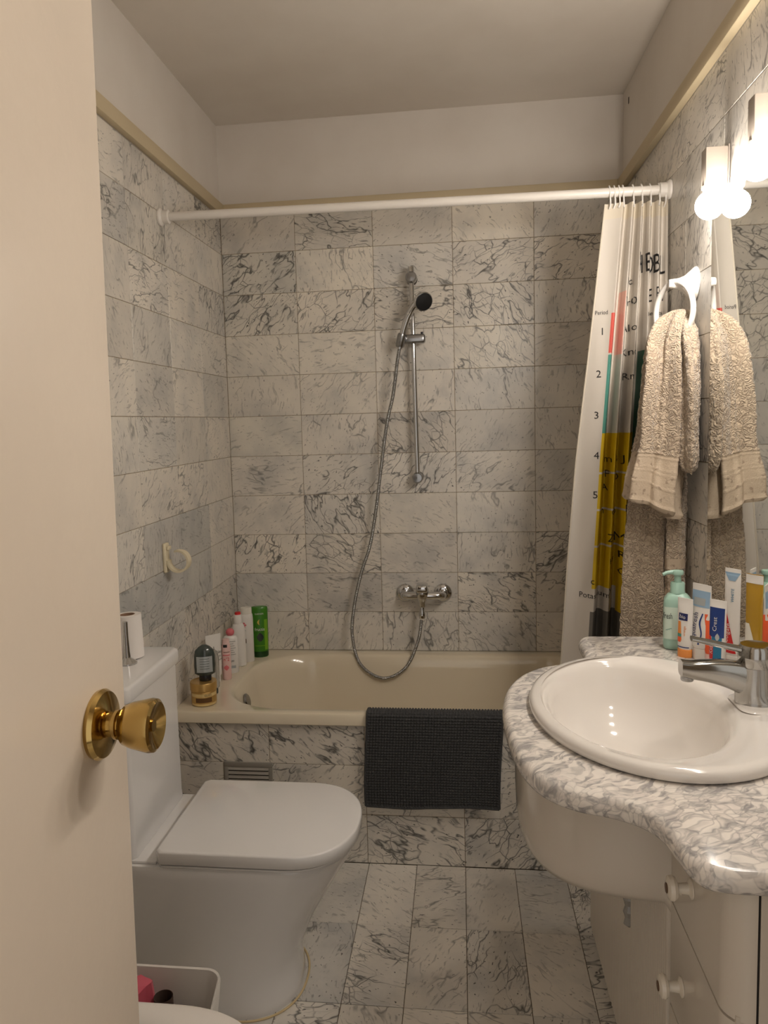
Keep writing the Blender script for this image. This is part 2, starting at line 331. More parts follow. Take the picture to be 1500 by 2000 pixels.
# ---- door, open into the room against the left
dr = struct(M().rbox((.513, .07, .012), (.55, .773, 2.03), .0025).build('door_1', 'door', None, 35, False, (.53, .45, 1.05)))
dr.rotation_euler = (-.030, 0, 0)
KB = Vector((.55, .7105, 1.084))
kn = M().lathe([(0.0, .0), (.0335, 0), (.0345, .004), (.032, .008), (.022, .011), (.0125, .0125), (.0125, .018), (.0145, .0185), (.0145, .0215), (.011, .022), (.011, .0245), (.0165, .0255), (.0195, .028), (.0225, .036), (.0262, .054), (.0255, .0585), (.0225, .0605), (.016, .0575), (.006, .0545), (.006, .057), (.0005, .057)], KB, (1, 0, 0), 40)
ko = kn.build('door_knob', 'brass', dr, 30); ko['label'] = 'polished brass round door knob on a round rosette'
# doorway frame round the opening
struct(M().box((.505, .06, 0), (.513, .075, 2.05)).box((1.312, -.1, 0), (1.345, .075, 2.09)).box((.505, -.1, 2.052), (1.312, .075, 2.09)).build('trim_4', 'door', None, None))

# ------------------------------------------------------------------ bath
AY = 2.3052
ap = struct(mbox('wall_apron', (0, AY+.002, 0), (W, AY+.07, .444), 'grout'))
for z0_, h in ((0, TH), (TH, TH), (2*TH, .444-2*TH)):
    for c in range(-1, 5):
        x0, x1 = max(.0037+.3*c+.3*0, 0), min(.3037+.3*c, W)
        if x1 <= 0.01 or x1-x0 < .03: continue
        if abs(z0_-TH) < 1e-6 and x0 < .2:                                   # the vent grille takes the middle of this tile
            tile(ap, 'back', ((x0+.155)/2, AY, z0_+h/2), .155-x0, h); continue
        tile(ap, 'back', ((x0+x1)/2, AY, z0_+h/2), x1-x0, h, (1, .99, .97, random.choice((.6, .8, .95))))
vg = thing('vent_grille', 'grey metal slatted vent grille low in the tiled bath front', 'vent', (.235, AY, .165))
M().rbox((.157, AY-.004, .165), (.312, AY+.003, .178), .001).rbox((.157, AY-.004, .302), (.312, AY+.003, .318), .001).rbox((.157, AY-.004, .178), (.17, AY+.003, .302), .001).rbox((.299, AY-.004, .178), (.312, AY+.003, .302), .001).build('frame', 'steel', vg)
M().box((.165, AY+.001, .17), (.305, AY+.003, .31)).build('backing', 'shade', vg, None)
for i in range(9):
    z = .184+.0135*i
    M().add([(.17, AY-.001, z+.009), (.299, AY-.001, z+.009), (.299, AY-.006, z+.001), (.17, AY-.006, z+.001), (.17, AY+.0005, z+.0075), (.299, AY+.0005, z+.0075), (.299, AY-.0045, z-.0005), (.17, AY-.0045, z-.0005)],
            [(0, 1, 2, 3), (7, 6, 5, 4), (0, 4, 5, 1), (3, 2, 6, 7), (0, 3, 7, 4), (1, 5, 6, 2)]).build('slat', 'steel', vg, None)
tub = thing('bathtub', 'cream enamelled built-in bathtub along the back wall', 'bathtub', (.75, 2.67, 0))
RF, RB = .483, .457
def rimz(y, dz=0): return RF+(RB-RF)*(y-2.287)/(D-2.287)+dz
def ring(x0, y0, x1, y1, r, dz=0, z=None): return [(x, y, rimz(y, dz) if z is None else z) for x, y in rrect(x0, y0, x1, y1, r, 12)]
tm = M(); e = .0006
tm.loft([ring(e, 2.292, W-e, D-e, .004, -.038), ring(e, 2.287, W-e, D-e, .004, -.034), ring(e, 2.287, W-e, D-e, .004, -.006), ring(.002, 2.290, W-.002, D-.002, .006, -.001), ring(.005, 2.295, W-.005, D-.005, .008, 0),
         ring(.120, 2.330, 1.37, 2.992, [.22, .14, .14, .22], 0), ring(.127, 2.336, 1.364, 2.986, [.22, .14, .14, .22], -.003), ring(.133, 2.341, 1.359, 2.981, [.22, .14, .14, .22], -.010), ring(.145, 2.35, 1.35, 2.972, [.22, .14, .14, .22], -.05),
         ring(.185, 2.375, 1.325, 2.945, [.2, .14, .14, .2], z=.22), ring(.24, 2.42, 1.28, 2.90, [.18, .13, .13, .18], z=.12), ring(.32, 2.49, 1.2, 2.83, [.12]*4, z=.095)], False, True)
tm.build('tub_shell', 'enamel', tub, 40)
M().lathe([(.0, 0), (.026, 0), (.026, .004), (.022, .008), (.008, .009), (.0, .009)], (.152, 2.60, .405), (1, 0, .28), 24, True, True).build('overflow_plate', 'chromed', tub)['label'] = 'grey metal overflow plate'

# bath mat over the rim: waffle pile on a draped sheet
def mat_path():
    pts = [(2.352, .405), (2.338, .445), (2.330, .478), (2.318, .492), (2.29, .4945), (2.277, .487), (2.2745, .47), (2.2715, .40), (2.270, .30), (2.272, .205)]
    return smoothpts([(0, y, z) for y, z in pts], 10)
mp = mat_path(); L = [0]
for a, b in zip(mp, mp[1:]): L.append(L[-1]+(b-a).length)
def along(s):
    s = max(0, min(L[-1]-1e-6, s)); i = max(k for k in range(len(L)-1) if L[k] <= s); t = (s-L[i])/(L[i+1]-L[i])
    p = mp[i].lerp(mp[i+1], t); d = (mp[i+1]-mp[i]).normalized(); return p, Vector((0, d.z, -d.y))
mm = M(); NX, PXC = 46, 4; sv = []; cell = .0086; NS = int(L[-1]/cell)
uu = [i/PXC for i in range(NX*PXC+1)]; ss = [i/PXC for i in range(NS*PXC+1)]
def nub(q): f = q % 1; return max(0, math.sin(PI*f))**.55
vs = []
for s in ss:
    p, nn = along(s*L[-1]/NS)
    for u in uu:
        x = .616+.401*u/NX+.004*math.sin(s*.11)-.006*(s/NS)*(1 if u/NX < .5 else 1.2)
        h = .0045*nub(u)*nub(s)
        w = .002*math.sin(u*.21+s*.1)
        vs.append((x, p.y+nn.y*(h+w*0)+(-abs(w) if p.y < 2.275 else 0), p.z+nn.z*h-(.004*math.sin(u*.13) if s > NS*.9 else 0)*(s/NS-.9)*10))
nu = len(uu); fs = [(i*nu+j, i*nu+j+1, (i+1)*nu+j+1, (i+1)*nu+j) for i in range(len(ss)-1) for j in range(nu-1)]
mm.add(vs, fs)
bmat = thing('bath_mat', 'charcoal waffle pile bath mat draped over the tub rim', 'bath mat', (.82, 2.29, .20))
mm.build('pile', 'matg', bmat, 60)
hm = M()
for k in (0, nu-1): hm.tube([vs[i*nu+k] for i in range(0, len(ss), 4)], .0042, 8)
hm.tube([vs[(len(ss)-1)*nu+j] for j in range(0, nu, 4)], .0045, 8)
hm.build('hem', 'matg', bmat)

# ------------------------------------------------------------------ shower fittings
rail = thing('shower_rail', 'chrome vertical shower slide rail on the back wall', 'shower rail', (.742, D, 1.14))
M().tube([(.7375, D-.05, 1.925), (.7455, D-.05, 1.155)], .0093, 16).build('rail', 'chrome', rail)
for z, x in ((1.895, .7378), (1.148, .7458)):
    b = M().lathe([(.021, 0), (.021, .006), (.014, .012), (.014, .04), (.0, .04)], (x, D+.001, z), (0, -1, 0), 24)
    b.lathe([(.0, -.023), (.017, -.023), (.021, -.017), (.021, .012), (.016, .02), (.0, .021)], (x, D-.05, z), (0, -1, 0), 24).build('bracket', 'chromed', rail)
M().lathe([(.0115, 0), (.0115, .03), (.0, .031)], (.7372, D-.05, 1.905), (0, 0, 1), 20).build('end_cap', 'chrome', rail)
sl = M().rbox((.680, D-.073, 1.652), (.786, D-.032, 1.686), .009, 3).build('slider', 'chromed', rail); 
M().rbox((.769, D-.062, 1.684), (.779, D-.05, 1.694), .002).build('slider_button', 'black', rail)
M().lathe([(.015, 0), (.017, .01), (.0165, .042), (.014, .05)], (.690, D-.079, 1.640), (.24, -.25, .95), 20, True, True).build('handset_holder', 'chromed', rail)
hs = thing('hand_shower', 'chrome hand shower with black face resting in the slide rail holder', 'hand shower', (.693, D-.082, 1.645))
hp = smoothpts([(.690, D-.083, 1.632), (.699, D-.088, 1.67), (.711, D-.094, 1.71), (.728, D-.101, 1.752), (.748, D-.110, 1.783), (.765, D-.118, 1.797)], 6)
M().tube(hp, lambda t: .0105+.0035*t+.004*max(0, t-.7), 18).build('handle', 'chrome', hs)
ax = Vector((.42, -.80, -.34)); ho = Vector((.783, D-.122, 1.796))
M().lathe([(.0, -.026), (.018, -.024), (.031, -.012), (.0355, 0), (.0355, .006), (.033, .009), (.0, .009)], ho, ax, 32).build('head', 'chrome', hs)
M().lathe([(.0, .009), (.0315, .009), (.0315, .011), (.0, .0125)], ho, ax, 32).build('spray_face', 'face', hs)['label'] = 'black spray face'
hose = smoothpts([(.690, D-.082, 1.634), (.680, D-.075, 1.585), (.661, D-.066, 1.466), (.633, D-.06, 1.352), (.605, D-.055, 1.177), (.586, D-.052, 1.049), (.556, D-.05, .891), (.518, D-.052, .78), (.487, D-.056, .649), (.477, D-.064, .536), (.508, D-.085, .425), (.598, D-.105, .376), (.686, D-.1, .417), (.735, D-.085, .517), (.750, D-.078, .600)], 14)
LL = [0]
for a, b in zip(hose, hose[1:]): LL.append(LL[-1]+(b-a).length)
def hpos(s):
    lo = 0
    while lo < len(LL)-2 and LL[lo+1] < s: lo += 1
    return hose[lo].lerp(hose[lo+1], (s-LL[lo])/(LL[lo+1]-LL[lo]))
N = 1100
hb = M().tube([hpos(LL[-1]*i/N) for i in range(N+1)], lambda t: .0064+.0010*math.sin(t*N*PI/2), 10)
tag(hb.build('shower_hose', 'chromed', None, 80, False, (.69, D-.08, 1.0)), 'ribbed metal shower hose looping down from the hand shower to the mixer', 'hose')
mx = thing('bath_mixer', 'chrome bath mixer tap on the back wall above the tub', 'tap', (.755, D, .69))
for x in (.684, .832):
    M().lathe([(.036, 0), (.036, .006), (.03, .014), (.02, .018), (.0, .018)], (x, D+.001, .690), (0, -1, 0), 28).build('escutcheon', 'chrome', mx)
    M().tube(smoothpts([(x, D-.012, .690), (x, D-.045, .690), (x+(.012 if x < .75 else -.012), D-.065, .692), (.758, D-.072, .694)], 6), lambda t: .0165-.001*t, 18).build('inlet_arm', 'chrome', mx)
M().lathe([(.0, -.04), (.013, -.04), (.0145, -.036), (.0145, -.02), (.021, -.008), (.0245, .006), (.0245, .03), (.02, .038), (.0, .04)], (.755, D-.072, .690), (0, -.05, 1), 26).build('body', 'chrome', mx)
M().rbox((.733, D-.118, .712), (.777, D-.05, .742), .008, 3).build('lever', 'chrome', mx)
M().lathe([(.0, 0), (.011, 0), (.0125, .006), (.0125, .02), (.009, .03), (.009, .044)], (.753, D-.076, .606), (0, .05, 1), 20).build('hose_outlet', 'chrome', mx)

# curtain rod, hooks, curtain
RY = 2.402
cr = thing('curtain_rod', 'white shower curtain rod spanning wall to wall over the tub', 'curtain rod', (W/2, RY, 2.0))
def rodz(x): return 2.0105-.0165*x/W
M().tube([(.012, RY+.008, rodz(0)), (W-.012, RY-.008, rodz(W))], .0135, 20).build('rod', 'rod', cr)
for x, d, y in ((.0005, 1, RY+.008), (W-.0005, -1, RY-.008)):
    M().lathe([(.027, 0), (.027, .006), (.0205, .012), (.0205, .03), (.016, .032)], (x, y, rodz(x)), (d, 0, 0), 26).build('flange', 'rod', cr)
X1 = 1.503
def x0z(z):
    P = [(.45, 1.196), (.63, 1.207), (.92, 1.226), (1.23, 1.252), (1.53, 1.286), (1.975, 1.333), (2.1, 1.34)]
    for (a, b), (c, d) in zip(P, P[1:]):
        if z <= c: return b+(d-b)*(z-a)/(c-a)
    return 1.34
TP = .27
def wave(t):
    if t < TP: q = t/TP; return .018-.042*q**1.6
    q = (t-TP)/(1-TP)*5.0+.25
    w = -math.sin(2*PI*q*.98)
    return (.040*w**.7 if w > 0 else -.027*(-w)**1.2)+.003
def cpos(t, z, off=0):
    x0 = x0z(z); x = x0+(X1-x0)*t+.0045*math.sin(5*z+9*t)*t*(1-t)*2
    sh = min(1, (2.0-z)*1.1+.35)
    y = RY-.004+wave(t)*sh*(1+.25*math.sin(2.2*z+7*t))+.004*math.sin(6*z+20*t)*min(1, (2-z))
    return Vector((x, y-off, z))
ts = [i/420 for i in range(421)]; zb, zt = .515, 1.966
ZL = sorted({round(zb+(zt-zb)*i/240, 4) for i in range(241)} | {1.658, 1.544, 1.539, 1.426, 1.421, 1.312, .85, .78, .775})
def zone(t, z):
    if z > 1.925: return 1
    if t < .245: return 0
    if t < .315:
        if 1.544 < z < 1.658: return 2
        if 1.312 < z < 1.426 or 1.426 < z < 1.539: return 3
    if .36 < t < .42 and 1.54 < z < 1.72: return 7
    if t > .66 and 1.17 < z < 1.548: return 4
    if z < 1.312:
        for zz in (1.195, 1.085, .975): 
            if abs(z-zz) < .0035: return 0
        if t < .52:
            if z > .85: return 5
            return 0 if z > .78 else 6
        return 5 if z > .775 else 6
    return 0
cm = M(); nt = len(ts)
cm.v = [cpos(t, z) for z in ZL for t in ts]
for i in range(len(ZL)-1):
    for j in range(nt-1):
        cm.f.append((i*nt+j, i*nt+j+1, (i+1)*nt+j+1, (i+1)*nt+j)); cm.mi.append(zone((ts[j]+ts[j+1])/2, (ZL[i]+ZL[i+1])/2))
cur = thing('shower_curtain', 'white shower curtain printed with coloured element table, bunched at the right', 'shower curtain', (1.42, RY, zb))
cm.build('fabric', ['fab', 'fhem', 'red', 'teal', 'green', 'yellow', 'grey', 'pink'], cur, 80)
M().tube([cpos(0, z, .0) for z in ZL[::4]], .0024, 8).build('stitched_edge', 'fhem', cur)
def ctext(body, size, x, z, stretch=1.0):
    vs2, f2 = text2d(body, size, .005); out = []
    for a, b in vs2:
        zz = z+b; x0 = x0z(zz); t = (x+a*stretch-x0)/(X1-x0); p = cpos(max(0, min(1, t)), zz, .0012); out.append(p)
    M().add(out, f2).build('printed_lettering', 'ink', cur, None)
for bdy, x, z in (('1', 1.324, 1.606), ('2', 1.313, 1.484), ('3', 1.306, 1.364), ('4', 1.305, 1.246), ('5', 1.301, 1.130)): ctext(bdy, .030, x, z)
ctext('Period', .017, 1.322, 1.661, .8)
for bdy, x, k in (('H', 1.431, .36), ('E', 1.448, .36), ('D', 1.461, .34), ('B', 1.4745, .34), ('L', 1.492, .36)): ctext(bdy, .076, x, 1.795-.12*(x-1.43), k)
for bdy, x, k in (('E', 1.463, .3), ('E', 1.476, .3), ('M', 1.491, .3)): ctext(bdy, .054, x, 1.705, k)
ctext('elements', .016, 1.475, 1.655, .7)
for bdy, z in (('6c', 1.75), ('Tr0', 1.69), ('Alo', 1.615), ('Knc', 1.545), ('Rm', 1.475)): ctext(bdy, .030, 1.402, z, .6)
for bdy, s, x, z in (('m', .03, 1.343, 1.235), ('P', .03, 1.342, 1.19), ('3', .03, 1.372, 1.235), ('D', .03, 1.37, 1.18), ('J in', .03, 1.40, 1.235), ('A', .028, 1.335, 1.15), ('n', .03, 1.328, 1.08), ('c', .03, 1.366, 1.15), ('dp', .028, 1.36, 1.08),
                     ('Ni', .036, 1.40, 1.15), ('Pd', .03, 1.40, 1.09), ('Zr', .034, 1.353, 1.0), ('Mo', .04, 1.385, 1.0), ('Rh', .03, 1.385, .95), ('Hf', .024, 1.352, .93), ('Os', .03, 1.385, .9), ('c', .028, 1.293, .872), ('y', .028, 1.345, .845), ('Potassium', .024, 1.30, .828), ('La', .024, 1.40, .87)): ctext(bdy, s, x, z, .85)
hooks = [.07, .15, .225, .285, .43, .57, .72, .86, .95]
words = ['leftmost', 'second from the left', 'third from the left', 'fourth from the left', 'fifth from the left', 'fourth from the right', 'third from the right', 'second from the right', 'rightmost']
for t, wd_ in zip(hooks, words):
    p = cpos(t, 1.958); zc = rodz(p.x)
    pts = [(p.x+random.uniform(-.002, .002), p.y-.003, 1.951), (p.x+.002, RY-.012, 1.962), (p.x, RY-.0185, 1.98), (p.x-.001, RY-.0175, zc+.006), (p.x-.001, RY-.009, zc+.0165), (p.x, RY+.003, zc+.0185), (p.x+.001, RY+.0165, zc+.008), (p.x+.002, RY+.018, zc-.008)]
    tag(M().tube(smoothpts(pts, 6), .0023, 8).build('curtain_hook', 'plastic', None, 40, False, pts[0]), 'white curtain hook over the rod, '+wd_+' of the nine', 'hook', 'curtain hooks on the rod')

# soap / brush ring on the left wall
so = thing('wall_ring_holder', 'cream plastic open ring holder stuck to the left wall tiles', 'holder', (0, 2.30, .92))
M().rbox((0, 2.283, .922), (.011, 2.317, 1.013), .004, 3).build('back_plate', 'cream', so)
pts = []
rc = Vector((.046, 2.30, .957))
for k in range(27):
    a = math.radians(140-k*11.2+0); pts.append(rc+Vector((math.cos(a), 0, math.sin(a)))*(.034))
rr = M(); A = []
for k in range(34):
    a = math.radians(112-k*9.0); c, s = math.cos(a), math.sin(a); hw = .0145-.006*max(0, 1-k/7)
    A.append([rc+Vector((c*r_, y, s*r_)) for r_, y in ((.029, -hw), (.035, -hw), (.035, hw), (.029, hw))])
rr.loft(A).build('ring', 'cream', so, 40)
M().rbox((.009, 2.288, .992), (.02, 2.312, 1.004), .003).build('hook_tip', 'cream', so)
# ------------------------------------------------------------------ toilet, bin, bidet
def dshape(x0, x1, yc, hw, z, fr, n=22, ex=2.3, back=.012):
    """plan of a toilet: straight back and sides, rounded front; fr = length of the rounded front"""
    out = []
    for j in range(n*2+1):
        a = -PI/2+PI*j/(n*2); c, s = math.cos(a), math.sin(a)
        out.append((x1-fr+fr*abs(c)**(2/ex), yc+hw*math.copysign(abs(s)**(2/ex), s), z))
    out += [(x0+back, yc+hw, z), (x0, yc+hw-back, z), (x0, yc-hw+back, z), (x0+back, yc-hw, z)]
    return out
TY = 1.785
to = thing('toilet', 'white close-coupled toilet with closed square-backed lid against the left wall', 'toilet', (.3, TY, 0))
bw = M()
prof = [(0, .505, .150, .15), (.05, .500, .148, .15), (.11, .505, .150, .16), (.2, .545, .158, .17), (.29, .598, .168, .18), (.35, .635, .174, .19), (.372, .645, .176, .19), (.379, .641, .173, .19)]
bw.loft([dshape(.0008, x1, TY, hw, z, fr) for z, x1, hw, fr in prof], True, True).build('bowl', 'porcelain', to, 50)
M().loft([dshape(.217, .648, TY, .177, .381, .155), dshape(.215, .65, TY, .179, .383, .155), dshape(.215, .65, TY, .179, .387, .155)]).build('seat', 'porcelain', to, 50)
M().loft([dshape(.2165, .6545, TY, .1795, .3895, .155), dshape(.2135, .6575, TY, .1825, .392, .155), dshape(.2135, .6575, TY, .1825, .416, .155), dshape(.215, .656, TY, .181, .4193, .155), dshape(.219, .652, TY, .177, .4205, .155)]).build('lid', 'porcelain', to, 60)
M().rbox((.0008, 1.622, .379), (.208, 1.948, .386), .002).build('hinge_deck', 'porcelain', to)
tk = M().loft([[(x, y, z) for x, y in rrect(.0008, 1.622, x1, 1.948, [.004, .018, .018, .004], 5)] for z, x1 in ((.3865, .160), (.41, .158), (.48, .158), (.60, .158), (.753, .159))]).build('tank', 'porcelain', to, 45)
M().loft([[(x, y, z) for x, y in rrect(.0008, 1.617+i, .167-i, 1.953-i, [.004, .02, .02, .004], 5)] for z, i in ((.7545, .001), (.757, 0), (.783, 0), (.788, .002), (.7905, .007))]).build('tank_lid', 'porcelain', to, 60)
cb = [(x, y, .0025) for x, y, z in dshape(.0008, .513, TY, .158, 0, .15)][:-4]
M().tube(cb, .0026, 8).build('caulk_bead', 'caulk', to)['label'] = 'yellowed sealant bead round the base'
rs = thing('paper_stand', 'small chrome stand on the cistern under the paper roll', 'stand', (.088, 1.80, .7905))
M().lathe([(.024, 0), (.024, .004), (.017, .010), (.009, .016), (.0075, .03), (.006, .07), (.006, .105), (.0, .107)], (.088, 1.80, .7905), (0, 0, 1), 26).build('post', 'chrome', rs)
pr = thing('paper_roll', 'white paper roll leaning over the chrome stand on the cistern', 'paper roll', (.082, 1.85, .7915), None, (.0, .0, 0))
q = []
n = 40; prr = M()
o1 = Vector((.074, 1.852, .7925)); axr = Vector((-.035, .02, 1)).normalized(); R1, R0 = .034, .017
M().lathe([(R0, 0), (R1, 0), (R1, .108), (R0+.002, .108)], o1, axr, 40, False, False).build('paper', 'paper', pr, 40)
M().lathe([(R0, 0), (R0+.0015, .002), (R0+.0015, .1085), (R0, .1085), (R0, .0)], o1, axr, 32, False, False).build('core', 'card', pr, 40)['label'] = 'brown cardboard core'
bn = thing('waste_bin', 'white open plastic bin with scooped front between toilet and bidet', 'bin', (.31, 1.33, 0))
def binring(i, z, taper=0, scoop=0):
    out = []
    for x, y in rrect(.17+i+taper, 1.245+i+taper, .428-i-taper, 1.412-i-taper, .035-i*.6, 7):
        d = 0
        if scoop:
            tt = max(0, min(1, (1.375-y)/.085)); d = .045*tt*tt*(3-2*tt)
        out.append((x, y, z-d))
    return out
M().loft([binring(0, .001, .03), binring(0, .01, .027), binring(0, .2, .008), binring(-.001, .29, 0, 1), binring(.0005, .295, 0, 1), binring(.004, .293, 0, 1), binring(.004, .2, .008), binring(.004, .012, .026)]).build('bin_body', 'plastic', bn, 50)
wr_ = thing('pink_wrapper', 'crumpled pink and pale wrapper standing inside the white bin', 'wrapper', (.26, 1.335, .012))
ww = M(); rs_ = []
for k in range(9):
    z = .014+.282*k/8; sw = 1-.3*(k/8)+(.35 if k > 6 else 0)
    rs_.append([(.268+.030*sw*math.cos(2*PI*j/16)*(1+.25*random.uniform(-1, 1)), 1.355+.022*sw*math.sin(2*PI*j/16)*(1+.25*random.uniform(-1, 1)), z+.008*random.uniform(-1, 1)*(k == 8)) for j in range(16)])
ww.loft(rs_[:7]).build('packet', 'wrap2', wr_, 20); M().loft(rs_[6:]).build('twisted_end', 'wrap', wr_, 20)
tub2 = thing('cardboard_tube', 'dark brown empty tube standing in the white bin beside the wrapper', 'tube', (.312, 1.34, .012))
M().lathe([(.0185, .013), (.0185, .272), (.0175, .272), (.0175, .014)], (.322, 1.357, 0), (0, 0, 1), 24, False, False).build('tube_wall', 'foam', tub2)
bd = thing('bidet', 'white ceramic bidet in the near left corner behind the door', 'bidet', (.3, 1.0, 0))
BY = 1.0
bo = [dshape(.0008, x1, BY, hw, z, .2, 22, 2.6) for z, x1, hw in ((0, .46, .14), (.1, .47, .142), (.25, .53, .16), (.36, .595, .182), (.388, .605, .188), (.3965, .601, .186), (.4, .59, .177))]
inn = [[(max(x, .16), y, z) for x, y, z in dshape(.16, x1, BY, hw, z, .2)] for z, x1, hw in ((.4, .55, .14), (.39, .538, .13), (.33, .51, .12), (.27, .42, .07))]
M().loft(bo+inn).build('bidet_body', 'basin', bd, 50)
M().lathe([(.022, 0), (.022, .01), (.017, .02), (.017, .06), (.0, .065)], (.08, BY, .399), (0, 0, 1), 20).tube([(.08, BY, .44), (.15, BY, .455), (.18, BY, .44)], .01, 12).build('bidet_tap', 'chrome', bd)

# ------------------------------------------------------------------ vanity
half = [(1.505, 1.976), (1.40, 1.976), (1.30, 1.976), (1.235, 1.975), (1.205, 1.968), (1.190, 1.945), (1.186, 1.90), (1.186, 1.85), (1.180, 1.805), (1.160, 1.772), (1.120, 1.745), (1.068, 1.715), (1.022, 1.655), (.993, 1.575), (.981, 1.49)]
oth = [(.979, 1.41), (.983, 1.32), (.994, 1.235), (1.020, 1.165), (1.064, 1.124), (1.115, 1.104), (1.148, 1.080), (1.166, 1.046), (1.173, 1.0), (1.179, .963), (1.193, .940), (1.225, .931), (1.30, .930), (1.40, .930), (1.505, .930)]
ol = [(p.x, p.y) for p in smoothpts([(x, y, 0) for x, y in half+oth], 5)]
ol = ol+[(1.5085, y) for y in (.95, 1.1, 1.25, 1.4, 1.5, 1.6, 1.75, 1.9, 1.96)]
def inset(pl, d):
    n = len(pl); out = []
    for i in range(n):
        a, b = Vector(pl[i-1]), Vector(pl[(i+1) % n]); t = (b-a); t = t.normalized() if t.length > 0 else Vector((1, 0)); nn = Vector((-t.y, t.x))
        out.append((pl[i][0]+nn.x*d, pl[i][1]+nn.y*d))
    return out
CT, CB = .82, .787
SC_, SA, SB = (1.252, 1.45), .222, .294
cmesh = M(); rgs = []
hole = lambda z, k=1.0: [(SC_[0]+(SA-.02)*k*math.cos(a), SC_[1]+(SB-.02)*k*math.sin(a), z) for a in [math.atan2((p[1]-SC_[1])/SB, (p[0]-SC_[0])/SA) for p in ol]]
rgs.append(hole(CB)); 
R_ = (CT-CB)/2
for k in range(9):
    a = -PI/2+PI*k/8; d = R_*.8*(1-math.cos(a)); rgs.append([(x, y, (CT+CB)/2+R_*math.sin(a)) for x, y in inset(ol, d)])
rgs.append(hole(CT)); rgs.append(hole(CB))
cmesh.loft(rgs, False, False)
ct = tag(cmesh.build('countertop', 'counter', None, 40, False, (1.25, 1.45, CB)), 'grey and white marble countertop with bulging bullnose front around the basin', 'countertop')
bs = thing('washbasin', 'white oval drop-in washbasin set into the marble countertop', 'basin', (1.25, 1.45, CT))
def ell(c, a, b, z, n=96): return [(c[0]+a*math.cos(2*PI*j/n), c[1]+b*math.sin(2*PI*j/n), z) for j in range(n)]
ic = (1.218, 1.463)
M().loft([ell(SC_, SA-.006, SB-.006, CT+.0008), ell(SC_, SA, SB, CT+.004), ell(SC_, SA+.001, SB+.001, CT+.011), ell(SC_, SA-.002, SB-.002, CT+.018), ell(SC_, SA-.009, SB-.009, CT+.0215), ell(SC_, SA-.02, SB-.02, CT+.022),
          ell((1.236, 1.456), .19, .268, CT+.0195), ell((1.222, 1.461), .168, .25, CT+.0165), ell(ic, .160, .242, CT+.012), ell(ic, .153, .235, CT+.003), ell(ic, .147, .226, CT-.02), ell(ic, .136, .208, CT-.06), ell(ic, .112, .17, CT-.098), ell(ic, .07, .11, CT-.122), ell(ic, .022, .022, CT-.130)], False, True).build('bowl', 'basin', bs, 60)
M().lathe([(.0, 0), (.021, 0), (.021, .002), (.015, .004), (.0, .003)], (ic[0], ic[1], CT-.1295), (0, 0, 1), 24).build('drain', 'chrome', bs)
lg = M()
for i in range(4): lg.rbox((1.3715, 1.345+.004*i, CT-.004), (1.3725, 1.3465+.004*i, CT+.007-.001*(i % 2)), .0002, 1)
lg.build('stamped_mark', 'ink', bs, None)
M().loft([rr_ for rr_ in [[(x, y, z) for x, y in rrect(1.395+i, 1.40+i, 1.462-i, 1.50-i, .025-i*.5, 6)] for z, i in ((CT+.0195, -.004), (CT+.0225, 0), (CT+.0235, .004))]]).build('tap_deck', 'basin', bs, 60)
fa = thing('basin_tap', 'chrome single-lever mixer tap standing on the washbasin', 'tap', (1.432, 1.45, CT+.0236))
fz = CT+.0236; FX, FY = 1.432, 1.45
bp = [(0, .039, .030), (.004, .039, .030), (.02, .0355, .028), (.045, .030, .0265), (.066, .0285, .0262)]
M().loft([[(FX+a*math.cos(2*PI*j/32)-.004*(i > 1), FY+b*math.sin(2*PI*j/32), fz+z) for j in range(32)] for i, (z, a, b) in enumerate(bp)]).build('body', 'tapchrome', fa, 50)
sp = []
for k in range(15):
    t = k/14; x = FX-.006-.128*t; zc = fz+.034+.028*t**.8+.012*math.sin(PI*min(1, t*1.2))*.4; hh = .020*(1-t)**1.4+.0150; w = .0185-.003*t
    sp.append([(x, FY+w*math.copysign(abs(math.cos(a))**.55, math.cos(a)), zc+hh*math.copysign(abs(math.sin(a))**.55, math.sin(a))) for a in [2*PI*j/24 for j in range(24)]])
M().loft(sp).build('spout', 'tapchrome', fa, 45)
M().lathe([(.0105, 0), (.0115, .002), (.0115, .01), (.0, .01)], (FX-.122, FY, fz+.038), (0, 0, 1), 18).build('aerator', 'chromed', fa)
M().lathe([(.0285, .067), (.0298, .07), (.0308, .084), (.0298, .100), (.0265, .106), (.014, .1035), (.0, .103)], (FX-.004, FY, fz), (0, 0, 1), 36).build('cap', 'tapchrome', fa, 40)
lv = []
for k in range(9):
    t = k/8; x = FX-.018-.098*t; zc = fz+.094+.022*t; w = .0105-.0035*t*(1 if t < .9 else .6); hh = .0065-.0015*t
    lv.append([(x, FY+w*math.cos(a), zc+hh*math.sin(a)) for a in [2*PI*j/16 for j in range(16)]])
M().loft(lv).build('lever', 'tapchrome', fa, 50)

va = thing('vanity_cabinet', 'white lacquered vanity cabinet with bulging drum front under the marble countertop', 'cabinet', (1.36, 1.45, 0))
VX = 1.225
M().box((VX+.012, .958, .06), (W-.001, 1.965, .615)).box((1.42, .958, .615), (W-.001, 1.965, .786)).build('carcass', 'lacquer', va, None)
M().box((VX+.03, .96, .001), (W-.001, 1.963, .06)).build('plinth', 'lacquer', va, None)
M().rbox((VX+.0375, .9535, .06), (W-.001, .9575, .786), .0012, 1).build('side_panel', 'lacquer', va)
M().rbox((VX+.012, 1.9655, .06), (W-.001, 1.9695, .786), .0012, 1).build('side_panel', 'lacquer', va)
dc = [(VX+.0, 1.215), (1.165, 1.222), (1.10, 1.240), (1.05, 1.275), (1.018, 1.33), (1.004, 1.40), (1.002, 1.47), (1.012, 1.54), (1.040, 1.61), (1.085, 1.665), (1.15, 1.693), (VX+.0, 1.70)]
